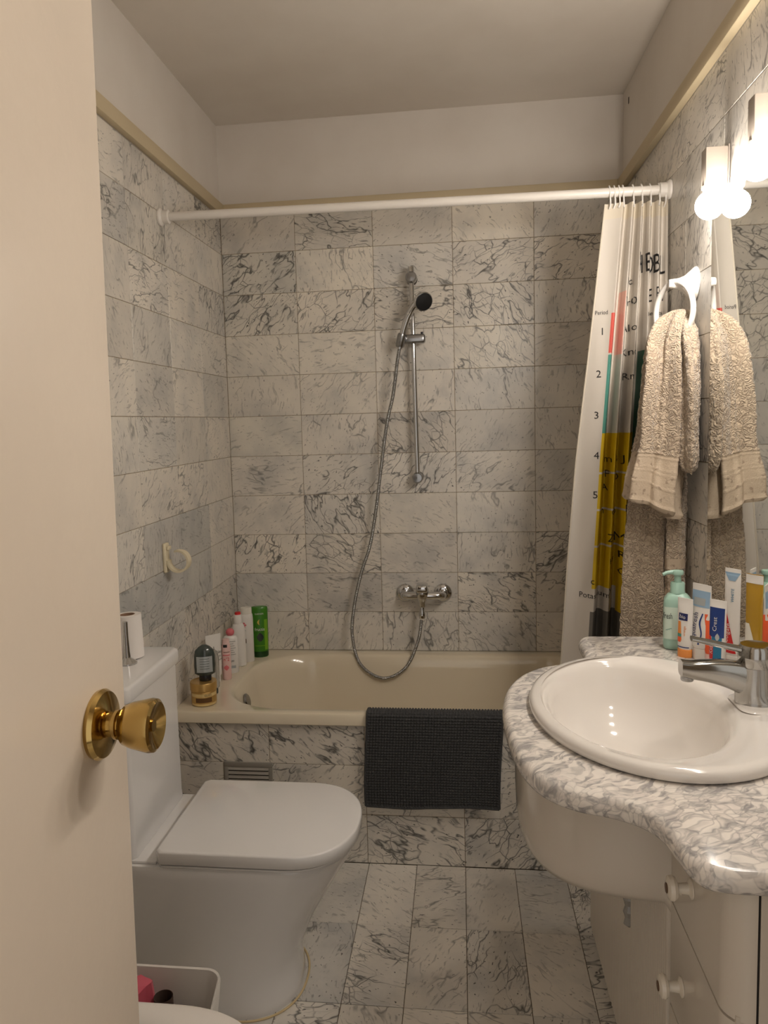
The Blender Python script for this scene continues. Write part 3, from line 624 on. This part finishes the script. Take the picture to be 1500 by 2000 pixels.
dpl = [(p.x, p.y) for p in smoothpts([(x, y, 0) for x, y in dc], 6)]
dpl += [(VX+.18, 1.70), (VX+.18, 1.215)]
def towards(pl, k, z, c=(VX, 1.4575)): return [(c[0]+(x-c[0])*k if x < c[0] else x, c[1]+(y-c[1])*(k if x < c[0] else 1), z) for x, y in pl]
M().loft([towards(dpl, .86, .584), towards(dpl, .94, .590), towards(dpl, .975, .605), towards(dpl, .992, .635), towards(dpl, 1, .68), towards(dpl, 1, .786)], True, False).build('drum_front', 'lacquer', va, 60)
M().box((VX+.031, .9576, .062), (VX+.042, .9582, .784)).build('gap_shade_strip', 'shade', va, None)  # dark strip behind the drawer gap, standing in for its shade
# fluted doors below the drum
for y0, y1 in ((1.222, 1.59), (1.594, 1.963)):
    fl = M(); n = 30; pts = []
    for i in range(n*6+1):
        y = y0+(y1-y0)*i/(n*6); pts.append((VX-.0015-.0028*abs(math.sin(PI*i/6)), y))
    k = len(pts); vs = [(x, y, .065) for x, y in pts]+[(x, y, .598) for x, y in pts]+[(VX+.010, y1, .065), (VX+.010, y0, .065), (VX+.010, y1, .598), (VX+.010, y0, .598)]
    fs = [(i, i+1, k+i+1, k+i) for i in range(k-1)]+[(2*k, 2*k+2, 2*k-1, k-1), (2*k+1, 0, k, 2*k+3), tuple(range(k))+(2*k, 2*k+1), tuple(range(k, 2*k))+(2*k+2, 2*k+3), (2*k, 2*k+1, 2*k+3, 2*k+2)]
    fd = fl.add(vs, fs).build('fluted_door', 'lacquer', va, 60)
    if y0 < 1.5: M().loft([[(VX-.003+a*c_, 1.50+b*math.cos(q_), .40+zz+.0*c_) for q_, c_ in [(2*PI*j/12, math.sin(2*PI*j/12)) for j in range(12)]] for zz, a, b in ((-.032, .004, .004), (-.026, .012, .009), (-.012, .009, .006), (0, .013, .010), (.012, .009, .006), (.026, .013, .011), (.034, .006, .007))]).build('door_pull', 'glassp', fd, 20)['label'] = 'clear grey plastic door pull'
# drawers with a rounded near corner
def dplan(g=0):
    r = .034; out = [(VX+.011, 1.2145), (VX, 1.2145)]
    for j in range(9): a = PI+.5*PI*j/8; out.append((VX+r+r*math.cos(a), .9535+r+r*math.sin(a)))
    return out+[(VX+.034, .9563), (VX+.034, .9570), (VX+.020, .98)]
for za, zb_, kz, ky in ((.609, .784, .690, 1.108), (.436, .605, .508, 1.150), (.262, .432, .35, 1.15), (.066, .258, .16, 1.15)):
    dw = M().loft([[(x, y, z) for x, y in dplan()] for z in (za, zb_)]).build('drawer', 'lacquer', va, 30)
    kb = M().lathe([(.0145, 0), (.0145, .002), (.0085, .005), (.0075, .014), (.0075, .019), (.015, .0215), (.0178, .026), (.0165, .0315), (.0105, .034), (.0, .034)], (VX-.0003, ky, kz), (-1, 0, 0), 26).build('knob', 'ceramic', dw)
    kb['label'] = 'round cream ceramic knob with brass screw centre'
    M().lathe([(.0, .034), (.0072, .034), (.0072, .0352), (.0, .0356)], (VX-.0003, ky, kz), (-1, 0, 0), 18).build('knob_screw', 'brown', dw)

# ------------------------------------------------------------------ mirror and lamps on the right wall
MZ0, MZ1, MY0, MY1 = CT+.002, 1.84, .90, 1.987
mi = thing('mirror', 'frameless wall mirror above the vanity countertop', 'mirror', (W, 1.46, MZ0))
MXF = W-.009
M().rbox((MXF, MY0, MZ0), (W-.001, MY1, MZ1), .003, 1).build('glass_edge', 'mirror_edge', mi)
M().add([(MXF-.0004, MY0+.004, MZ0+.004), (MXF-.0004, MY1-.004, MZ0+.004), (MXF-.0004, MY1-.004, MZ1-.004), (MXF-.0004, MY0+.004, MZ1-.004)], [(0, 3, 2, 1)]).build('silvered_face', 'mirror', mi, None)
for i, y in enumerate((1.89, 1.60, 1.31, 1.02)):
    lp = thing('wall_lamp', ['white box lamp with lit globe above the mirror, nearest the tub', 'second white box lamp with lit globe above the mirror, counting from the tub', 'third white box lamp above the mirror, counting from the tub', 'fourth white box lamp above the mirror, nearest the doorway'][i], 'lamp', (W, y+.03, 1.858), 'box lamps over the mirror')
    M().rbox((W-.004, y+.002, 1.858), (W-.0005, y+.046, 1.952), .001).build('back_plate', 'lampw', lp)
    M().rbox((W-.052, y, 1.862), (W-.0045, y+.036, 1.948), .003).build('lamp_box', 'lampw', lp)
    M().lathe([(.0, 0), (.016, 0), (.016, .014), (.019, .014), (.019, .02), (.0, .02)], (W-.036, y+.019, 1.8485), (0, 0, 1), 20).build('socket', 'lampw', lp)
    M().sphere((W-.037, y+.019, 1.8265), .031, 28, 18).build('bulb', 'bulb', lp, 60)

# ------------------------------------------------------------------ towel ring and towel
RYT = 2.14
tr = thing('towel_ring', 'white plastic towel ring fixed to the right wall beside the mirror', 'towel ring', (W, RYT, 1.62))
M().lathe([(.040, 0), (.039, .006), (.030, .016), (.019, .028), (.013, .042), (.0105, .058), (.0095, .066), (.0, .067)], (W-.0005, RYT, 1.690), (-1, 0, .06), 32, sx=1.1).build('base', 'plastic', tr)
rc = Vector((1.457, RYT-.002, 1.623)); dv = Vector((.028, -.060, 0)); 
M().tube([rc+dv*math.cos(a)*1.05+Vector((0, 0, .073))*math.sin(a) for a in [2*PI*k/56 for k in range(57)]], .0072, 14).build('ring', 'plastic', tr, 50)
tw = thing('towel', 'taupe terry towel pulled through the white ring beside the mirror', 'towel', (1.43, 2.13, .70))
def lobe(name, keys, folds, n=150, kz=190, amp=.010, ph=0, seed=0, mats=('terry', 'dobby'), bands=(), dis=.0028, parent=None, hem=0, ribs=()):
    """a hanging soft fold of cloth: keys = (z, x, y, half width, half depth) from top to bottom"""
    keys = sorted(keys, key=lambda q: -q[0]); P = smoothpts([(k[0], k[1], k[2]) for k in keys], 14); Q = smoothpts([(k[3], k[4], 0) for k in keys], 14)
    rings = []; N = len(P)
    for i in range(kz):
        q = i/(kz-1)*(N-1); a = int(min(q, N-2)); t = q-a
        p = P[a].lerp(P[a+1], t); w = Q[a].lerp(Q[a+1], t); row = []
        fa_ = min(1, i/(kz*.2))
        bz = any(b0 < p.x < b1 for b0, b1 in bands)
        for j in range(n):
            th = 2*PI*j/n; c, s = math.cos(th), math.sin(th)
            f = 1+fa_*amp/max(.02, w.x)*(math.cos(folds*th+ph+1.4*math.sin(p.x*5+seed))+.5*math.cos((folds*2-1)*th+seed+p.x*4))
            x = p.y+w.x*f*c; y = p.z+w.y*f*s; z = p.x
            d = 0 if bz else dis*noise.noise(Vector((x*85+seed, y*85, z*85)))+dis*.7*noise.noise(Vector((x*190, y*190+seed, z*190)))
            for zr, wr2, hr in ribs: d += hr*max(0, 1-abs(z-zr)/wr2)
            d += .003*noise.noise(Vector((x*18, y*18, z*14+seed)))
            zz = z-hem*c*max(0, min(1, (1.30-z)/.12)) if hem else z-(.006*math.cos(folds*th+seed) if i == kz-1 else 0)
            row.append((x+c*d, y+s*d, zz))
        rings.append((row, bz))
    o = M(); n0 = n
    for k, (row, bz) in enumerate(rings): o.v += [Vector(p) for p in row]
    for k in range(kz-1):
        for j in range(n): o.f.append((k*n+j, k*n+(j+1) % n, (k+1)*n+(j+1) % n, (k+1)*n+j)); o.mi.append(1 if rings[k][1] and rings[k+1][1] else 0)
    o.f += [tuple(range(n-1, -1, -1)), tuple(range((kz-1)*n, kz*n))]; o.mi += [0, 1]
    return o.build(name, list(mats), parent or tw, 75)
# long layer behind, front drape (left), tucked fold (right)
lobe('back_layer', [(1.50, 1.455, 2.185, .035, .016), (1.40, 1.447, 2.19, .05, .02), (1.2, 1.432, 2.19, .062, .024), (1.0, 1.425, 2.19, .070, .026), (.80, 1.420, 2.19, .078, .027), (.66, 1.418, 2.19, .08, .027), (.645, 1.418, 2.19, .077, .022)], 5, amp=.010, seed=3)
fp = lobe('front_drape', [(1.628, 1.474, 2.142, .010, .012), (1.622, 1.470, 2.140, .020, .024), (1.60, 1.456, 2.136, .033, .034), (1.55, 1.438, 2.124, .038, .040), (1.48, 1.430, 2.106, .042, .042), (1.38, 1.424, 2.106, .047, .044), (1.29, 1.418, 2.106, .050, .045), (1.245, 1.412, 2.105, .052, .045), (1.19, 1.405, 2.103, .056, .045), (1.14, 1.402, 2.102, .060, .043), (1.128, 1.402, 2.102, .060, .042), (1.120, 1.403, 2.102, .056, .038)], 5, amp=.017, ph=1.0, seed=11, bands=((1.07, 1.262),), hem=.028, ribs=((1.262, .004, .003), (1.252, .003, .002), (1.222, .003, .0022), (1.212, .003, .0022), (1.178, .003, .0022), (1.130, .010, .003)))
lobe('tucked_fold', [(1.612, 1.484, 2.14, .008, .012), (1.604, 1.484, 2.135, .013, .024), (1.56, 1.478, 2.09, .0205, .034), (1.45, 1.474, 2.050, .0225, .044), (1.32, 1.473, 2.050, .0225, .044), (1.25, 1.474, 2.050, .021, .040), (1.225, 1.475, 2.050, .016, .03), (1.218, 1.475, 2.050, .008, .02)], 3, amp=.004, seed=5)
lobe('rolled_edge', [(1.16, 1.470, 2.150, .016, .014), (1.10, 1.469, 2.150, .022, .018), (.97, 1.468, 2.150, .024, .019), (.90, 1.468, 2.150, .023, .018), (.80, 1.467, 2.150, .025, .019), (.66, 1.466, 2.150, .026, .019), (.65, 1.466, 2.150, .02, .014)], 3, n=90, kz=160, amp=.003, seed=8, bands=((.955, .985), (.83, .90)), ribs=tuple((z, .0035, .002) for z in (.985, .955, .90, .885, .87, .855, .84)))

# ------------------------------------------------------------------ bottles, jars and tubes: elliptical bodies with printed faces
CAMP = Vector((.9074, 0, 1.3647))
class Body:
    """bottle or tube standing at loc; prof = (z, half width, half depth); its printed face looks along -Y of its own frame"""
    def __init__(s, name, label, cat, loc, prof, m, yaw=None, tilt=(0, 0), ex=2.0, group=None, body='body', n=40, mats=None):
        d = CAMP-Vector(loc); yaw = math.atan2(d.x, -d.y)+(yaw or 0)
        s.root = thing(name, label, cat, loc, group, (tilt[0], tilt[1], yaw)); s.p = prof; s.ex = ex
        me = M(); me.loft([[s.pt(2*PI*j/n, z, a, b) for j in range(n)] for z, a, b in prof])
        s.body = me.build(body, m, s.root, 45, True)
    def pt(s, th, z, a, b):
        c, q = math.cos(th), math.sin(th); e = 2/s.ex
        return (a*math.copysign(abs(c)**e, c), b*math.copysign(abs(q)**e, q), z)
    def front(s, x, z, off=.0006):
        P = s.p; z_ = max(P[0][0], min(P[-1][0], z)); a = b = None
        for (z0, a0, b0), (z1, a1, b1) in zip(P, P[1:]):
            if z0 <= z_ <= z1 and z1 > z0: t = (z_-z0)/(z1-z0); a, b = a0+(a1-a0)*t, b0+(b1-b0)*t
        q = min(.985, abs(x)/a); y = -b*(1-q**s.ex)**(1/s.ex)
        return (max(-a*1.0, min(a, x)), y-off, z)
    def part(s, name, m, build, label=None):
        me = M(); build(me); o = me.build(name, m, s.root, 40, True)
        if label: o['label'] = label
        return o
    def patch(s, name, m, x0, z0, x1, z1, off=.0006, shape=None, nx=12, nz=14):
        """printed area; shape(u, v) gives the left and right ends at height v (0..1)"""
        me = M(); vs = []
        for i in range(nz+1):
            v = i/nz; l, r = shape(v) if shape else (0, 1)
            for j in range(nx+1): u = l+(r-l)*j/nx; vs.append(s.front(x0+(x1-x0)*u, z0+(z1-z0)*v, off))
        me.add(vs, [(i*(nx+1)+j, i*(nx+1)+j+1, (i+1)*(nx+1)+j+1, (i+1)*(nx+1)+j) for i in range(nz) for j in range(nx)])
        return me.build(name, m, s.root, 60, True)
    def text(s, body, size, m, x, z, rot=0, off=.0011, sx=1.0, name='lettering'):
        vs, fs = text2d(body, size); c, q = math.cos(rot), math.sin(rot)
        return M().add([s.front(x+(a*sx*c-b*q), z+(a*sx*q+b*c), off) for a, b in vs], fs).build(name, m, s.root, None, True)
def tubeprof(h, w, cap, d=None):
    """squeeze tube on its cap, flat crimp on top"""
    d = d or w*.62
    return [(cap, w*.78, d*.9), (cap+.006, w*.9, d), (cap+.3*(h-cap), w*.95, d*.82), (cap+.65*(h-cap), w*.98, d*.45), (h-.014, w, .0022), (h-.012, w, .0014), (h, w, .0014)]
def cap(b, h, r, m, ry=None, name='cap', label=None):
    return b.part(name, m, lambda me: me.lathe([(r*.97, 0.0), (r, .002), (r, h-.001), (r*.9, h)], (0, 0, 0), (0, 0, 1), 28, sx=1, sy=(ry or r)/r), label)
# --- on the marble countertop
zc = CT+.0002
b = Body('pump_bottle', 'mint green pump bottle at the far end of the countertop', 'bottle', (1.402, 1.868, zc), [(0, .026, .02), (.003, .029, .023), (.012, .0305, .0245), (.105, .0305, .0245), (.118, .029, .0235), (.127, .022, .019), (.131, .015, .014)], 'mint', ex=4.0)
b.patch('label', 'mintl', -.0297, .026, .0297, .101, .0006, None, 22, 8)
b.text('fresh', .02, 'ink', -.020, .080, .0, .0012, .5); b.text('DERM', .013, 'silver', .008, .062, PI/2); b.text('BABY', .011, 'sky', .018, .058, PI/2); b.text('~~~', .016, 'teal', -.018, .05, .4, .0012, .5)
b.part('collar', 'mint', lambda me: me.lathe([(.0165, .130), (.0165, .134), (.0155, .136), (.0155, .154), (.014, .156), (.0, .156)], (0, 0, 0), (0, 0, 1), 28))
b.part('pump_head', 'mint', lambda me: (me.lathe([(.008, .156), (.0075, .172), (.0125, .174), (.0135, .179), (.012, .183), (.0, .184)], (0, 0, 0), (0, 0, 1), 28), me.tube([(0, 0, .179), (-.012, -.004, .1795), (-.024, -.008, .178), (-.032, -.011, .174)], lambda t: .0055-.0018*t, 12)))
b = Body('cream_tube', 'short cream tube with navy patch and orange cap beside the pump bottle', 'tube', (1.402, 1.802, zc), tubeprof(.133, .0185, .018), 'tubew', -.55)
cap(b, .018, .0165, 'orange', .0125, label='orange cap')
b.patch('navy_patch', 'navy', -.013, .083, .009, .099, .0006); b.patch('orange_panel', 'orange', -.014, .038, -.002, .08, .0005, lambda v: (0, 1-.4*v)); b.patch('fruit_print', 'oranger', -.014, .034, -.004, .046, .0008); b.patch('leaf_print', 'teal', -.014, .045, -.003, .053, .0008); b.patch('blue_line', 'blue', -.014, .022, .014, .0245, .0008)
b.text('bio', .012, 'tubew', -.003, .091, -.15); b.text('orange', .008, 'orange', .0035, .06, PI/2)
b = Body('toothpaste_tube', 'white toothpaste tube with pale blue crimped top and navy wave', 'tube', (1.432, 1.785, zc), tubeprof(.168, .0255, .026), 'tubew', -.72)
cap(b, .026, .0195, 'tubew', .014)
b.patch('blue_top', 'sky', -.024, .118, .024, .154, .0005, None, 14, 6); b.patch('navy_wave', 'blue', .001, .035, .013, .105, .0007, lambda v: (.15+.75*math.sin(v*4.5)**2*.7, .5+.75*math.sin(v*4.5)**2*.55)); b.patch('silver_print', 'silver', -.017, .122, .014, .138, .0008)
b.text('Aquafresh', .0195, 'navy', -.0095, .072, PI/2-.08, .0011, .85)
b = Body('red_cap_tube', 'small orange red tube half hidden between the toothpaste tubes', 'tube', (1.443, 1.765, zc), tubeprof(.105, .010, .018, .008), 'oranger')
cap(b, .018, .0085, 'pinkl', .007)
b = Body('toothpaste_tube', 'blue, red and white toothpaste tube standing in front of the mirror', 'tube', (1.4375, 1.692, zc), tubeprof(.154, .0185, .022, .012), 'tubew', -.5)
cap(b, .022, .0165, 'tubew', .011)
b.patch('blue_panel', 'blue', -.0168, .076, .0158, .138, .0005, None, 10, 8); b.patch('teal_panel', 'teald', -.0168, .028, .0158, .076, .0005, lambda v: (.25, .9), 10, 8); b.patch('red_panel', 'redp', -.0175, .026, -.004, .078, .0008, lambda v: (0, 1-.9*max(0, v-.55)**1.2*1.8)); b.patch('bubble_print', 'silver', -.001, .068, .008, .085, .0009, lambda v: (.5-.5*math.sin(PI*v), .5+.5*math.sin(PI*v)))
b.text('Crest', .013, 'tubew', -.003, .103, PI/2); b.text('Kids', .012, 'tubew', -.009, .05, PI/2)
b = Body('toothpaste_tube', 'tall white toothpaste tube with a red teardrop and white lettering', 'tube', (1.480, 1.735, zc), tubeprof(.212, .0190, .024, .009), 'tubew', -.62)
cap(b, .024, .0165, 'tubew', .0095)
b.patch('red_drop', 'redp', -.018, .030, .014, .132, .0006, lambda v: (0, max(.04, (1-v)**.75))); b.text('Colgate', .0165, 'tubew', -.007, .072, PI/2-.12, .0011, .85); b.text('WHITE', .0095, 'teald', .003, .155, PI/2)
b.patch('speckled_top', 'sky', -.0186, .186, .0186, .204, .0005, lambda v: (.3-.3*v, .7+.3*v))
b = Body('amber_tube', 'amber tube with white crimp and white tongue shaped label by the mirror', 'tube', (1.4735, 1.592, zc), tubeprof(.228, .0185, .02, .010), 'amber', -.6)
cap(b, .02, .0165, 'tubew', .01)
b.patch('white_crimp', 'tubew', -.0184, .210, .0184, .227, .0006, None, 10, 4); b.patch('white_label', 'label', -.017, .030, .018, .130, .0006, lambda v: (0, max(.3, 1-.7*v**1.6))); b.text('Glü', .019, 'ink', -.005, .078, .1, .0011); 
# --- on the tub rim
def rz(y): return rimz(y)+.0004
y = 2.372
jx = (.079, y, rz(y))
b = Body('cosmetic_jar', 'gold hair mask jar on the near left corner of the tub rim', 'jar', jx, [(0, .036, .036), (.003, .040, .040), (.045, .0405, .0405), (.047, .039, .039)], 'gold', n=48)
b.part('jar_lid', 'gold', lambda me: me.lathe([(.041, .0475), (.0425, .049), (.0425, .072), (.041, .0745), (.034, .0745), (.033, .0735), (.0, .0735)], (0, 0, 0), (0, 0, 1), 48))
b.patch('pale_band', 'golds', -.038, .032, .038, .042, .0006, None, 24, 4); b.patch('brown_band', 'brown', -.026, .014, .024, .029, .0006, None, 20, 4); b.patch('pale_base_band', 'golds', -.038, .003, .038, .010, .0006, None, 24, 4); b.text('GLISS', .0095, 'brown', .012, .037, .03)
b = Body('shampoo_bottle', 'dark grey green bottle standing upside down on the gold jar', 'bottle', (.084, y+.008, rz(y)+.0740), [(.020, .026, .0185), (.024, .0325, .02), (.05, .0345, .0215), (.082, .0335, .0215), (.099, .029, .019), (.110, .018, .014), (.116, .007, .006)], 'smoke')
b.part('cap', 'black', lambda me: me.lathe([(.0185, 0), (.0195, .002), (.0195, .018), (.018, .020), (.0, .020)], (0, 0, 0), (0, 0, 1), 28, sy=.85))
b.patch('label', 'silver', -.026, .030, .024, .082, .0006, None, 16, 8)
for i in range(5): b.patch('label_line', 'smoke', -.016, .042+.008*i, .014, .0432+.008*i, .0012, None, 10, 1)
def rim_item(x, y): return (x, y, rz(y))
b = Body('clear_bottle', 'clear bottle with grey cap standing behind the gold jar', 'bottle', rim_item(.074, 2.475), [(.018, .02, .015), (.022, .024, .017), (.12, .026, .018), (.142, .021, .015), (.150, .01, .009)], 'clear')
cap(b, .018, .019, 'smoke', .015, label='dark grey cap')
b = Body('cream_tube', 'wide white squeeze tube with dark scribbled print on the tub rim', 'tube', rim_item(.042, 2.60), tubeprof(.170, .030, .022, .018), 'tubew', .5)
cap(b, .022, .022, 'tubew', .016); b.text("n°1", .026, 'ink', -.012, .118, .1, .0012, .8); b.text('capilar', .014, 'ink', .010, .106, .1); b.text('soin', .012, 'gdark', .012, .093, .1); b.text('cheveux', .010, 'gdark', .01, .08, .1)
b = Body('lotion_bottle', 'slim pale pink bottle with red number two beside the scribbled tube', 'bottle', rim_item(.076, 2.635), [(0, .013, .011), (.003, .016, .013), (.12, .016, .013), (.13, .013, .011), (.146, .012, .01)], 'pinkl')
b.text('n°2', .018, 'redp', 0, .075, .0, .0012, .8); b.patch('pink_label', 'rose', -.012, .088, .012, .092, .0007); b.patch('dark_print', 'ink', -.010, .118, .004, .128, .0007); b.patch('dark_line', 'brown', -.010, .10, .012, .102, .0007); b.patch('rose_foot_print', 'rose', -.010, .035, .008, .055, .0007, lambda v: (.5-.5*math.sin(PI*v), .5+.5*math.sin(PI*v)))
b = Body('lotion_bottle', 'white printed bottle with round coral red cap on the tub rim', 'bottle', rim_item(.067, 2.72), [(0, .024, .016), (.003, .027, .018), (.125, .027, .018), (.136, .022, .015), (.139, .014, .012)], 'tubew')
b.part('cap', 'rose', lambda me: me.sphere((0, 0, .150), .0155, 20, 12, (1, 1, .95)), 'coral red round cap')
for i in range(7): b.patch('print_line', 'grey', -.016, .07+.008*i, .018-.004*(i % 3), .0715+.008*i, .0007, None, 8, 1)
b.text('SPF', .010, 'ink', .004, .046); b.patch('print_block', 'silver', -.014, .02, .016, .03, .0007)
b = Body('shampoo_bottle', 'plain white bottle with white cap and red tip beside the flower bottle', 'bottle', rim_item(.072, 2.81), [(0, .022, .015), (.003, .0255, .018), (.06, .0255, .018), (.14, .0255, .018), (.158, .020, .015), (.163, .0145, .013)], 'tubew')
b.part('cap', 'tubew', lambda me: me.lathe([(.0155, .163), (.0155, .195), (.0145, .197), (.0, .197)], (0, 0, 0), (0, 0, 1), 26)); b.part('cap_tip', 'redp', lambda me: me.lathe([(.0115, .197), (.0105, .205), (.0, .206)], (0, 0, 0), (0, 0, 1), 22), 'dark red tip')
b = Body('shampoo_bottle', 'tall white bottle with a red flower print beside the green bottle', 'bottle', rim_item(.086, 2.875), [(0, .022, .016), (.003, .025, .018), (.17, .025, .018), (.183, .0235, .017), (.185, .022, .016)], 'tubew', ex=2.8)
b.part('cap', 'label', lambda me: me.lathe([(.0215, .185), (.0215, .208), (.0205, .21), (.0, .21)], (0, 0, 0), (0, 0, 1), 26, sy=.75))
def petal(b_):
    for k in range(5):
        a = 2*PI*k/5; b_.patch('petal', 'rose', -.012+.007*math.cos(a)-.005, .145+.007*math.sin(a)-.004, -.012+.007*math.cos(a)+.005, .145+.007*math.sin(a)+.004, .0008, lambda v: (.5-.5*math.sin(PI*v), .5+.5*math.sin(PI*v)), 6, 6)
petal(b); b.patch('stem_print', 'teal', -.011, .10, -.008, .138, .0007); b.patch('leaf_print', 'teal', -.017, .12, -.004, .128, .0009, lambda v: (.5-.5*math.sin(PI*v), .5+.5*math.sin(PI*v))); b.patch('red_square', 'brown', -.014, .075, -.003, .092, .0008)
b = Body('shampoo_bottle', 'bright green conditioner bottle with white lettering against the back wall', 'bottle', rim_item(.118, 2.945), [(0, .028, .018), (.003, .031, .020), (.022, .0315, .0205), (.022, .0315, .0205), (.19, .0335, .0165), (.197, .0325, .0155), (.199, .030, .014)], 'greenp')
b.patch('base_band', 'gdark', -.031, .002, .031, .024, .0006, None, 20, 4); b.text('GARNIER', .0085, 'tubew', 0, .173); b.text('fructis', .018, 'tubew', 0, .112, 0, .0012, .85)
b.patch('swirl_print', 'yell', -.010, .128, .011, .152, .0008, lambda v: (.5-.45*math.sin(PI*v), .5-.1*math.sin(PI*v))); b.patch('drop_print', 'smoke', -.012, .065, .014, .098, .0008, lambda v: (.5-.5*math.sin(PI*min(1, .1+v*.85)), .5+.5*math.sin(PI*min(1, .1+v*.85)))); b.patch('lime_line', 'lime', -.020, .046, .020, .0485, .0008); b.patch('lime_panel', 'lime', .006, .03, .030, .15, .0005, lambda v: (.5, 1))
# a dark speck on the plaster where the right wall meets the ceiling
M().rbox((W-.0012, 2.955, 2.440), (W, 2.965, 2.462), .0005, 1).build('stain_mark', 'shade', wr, None)
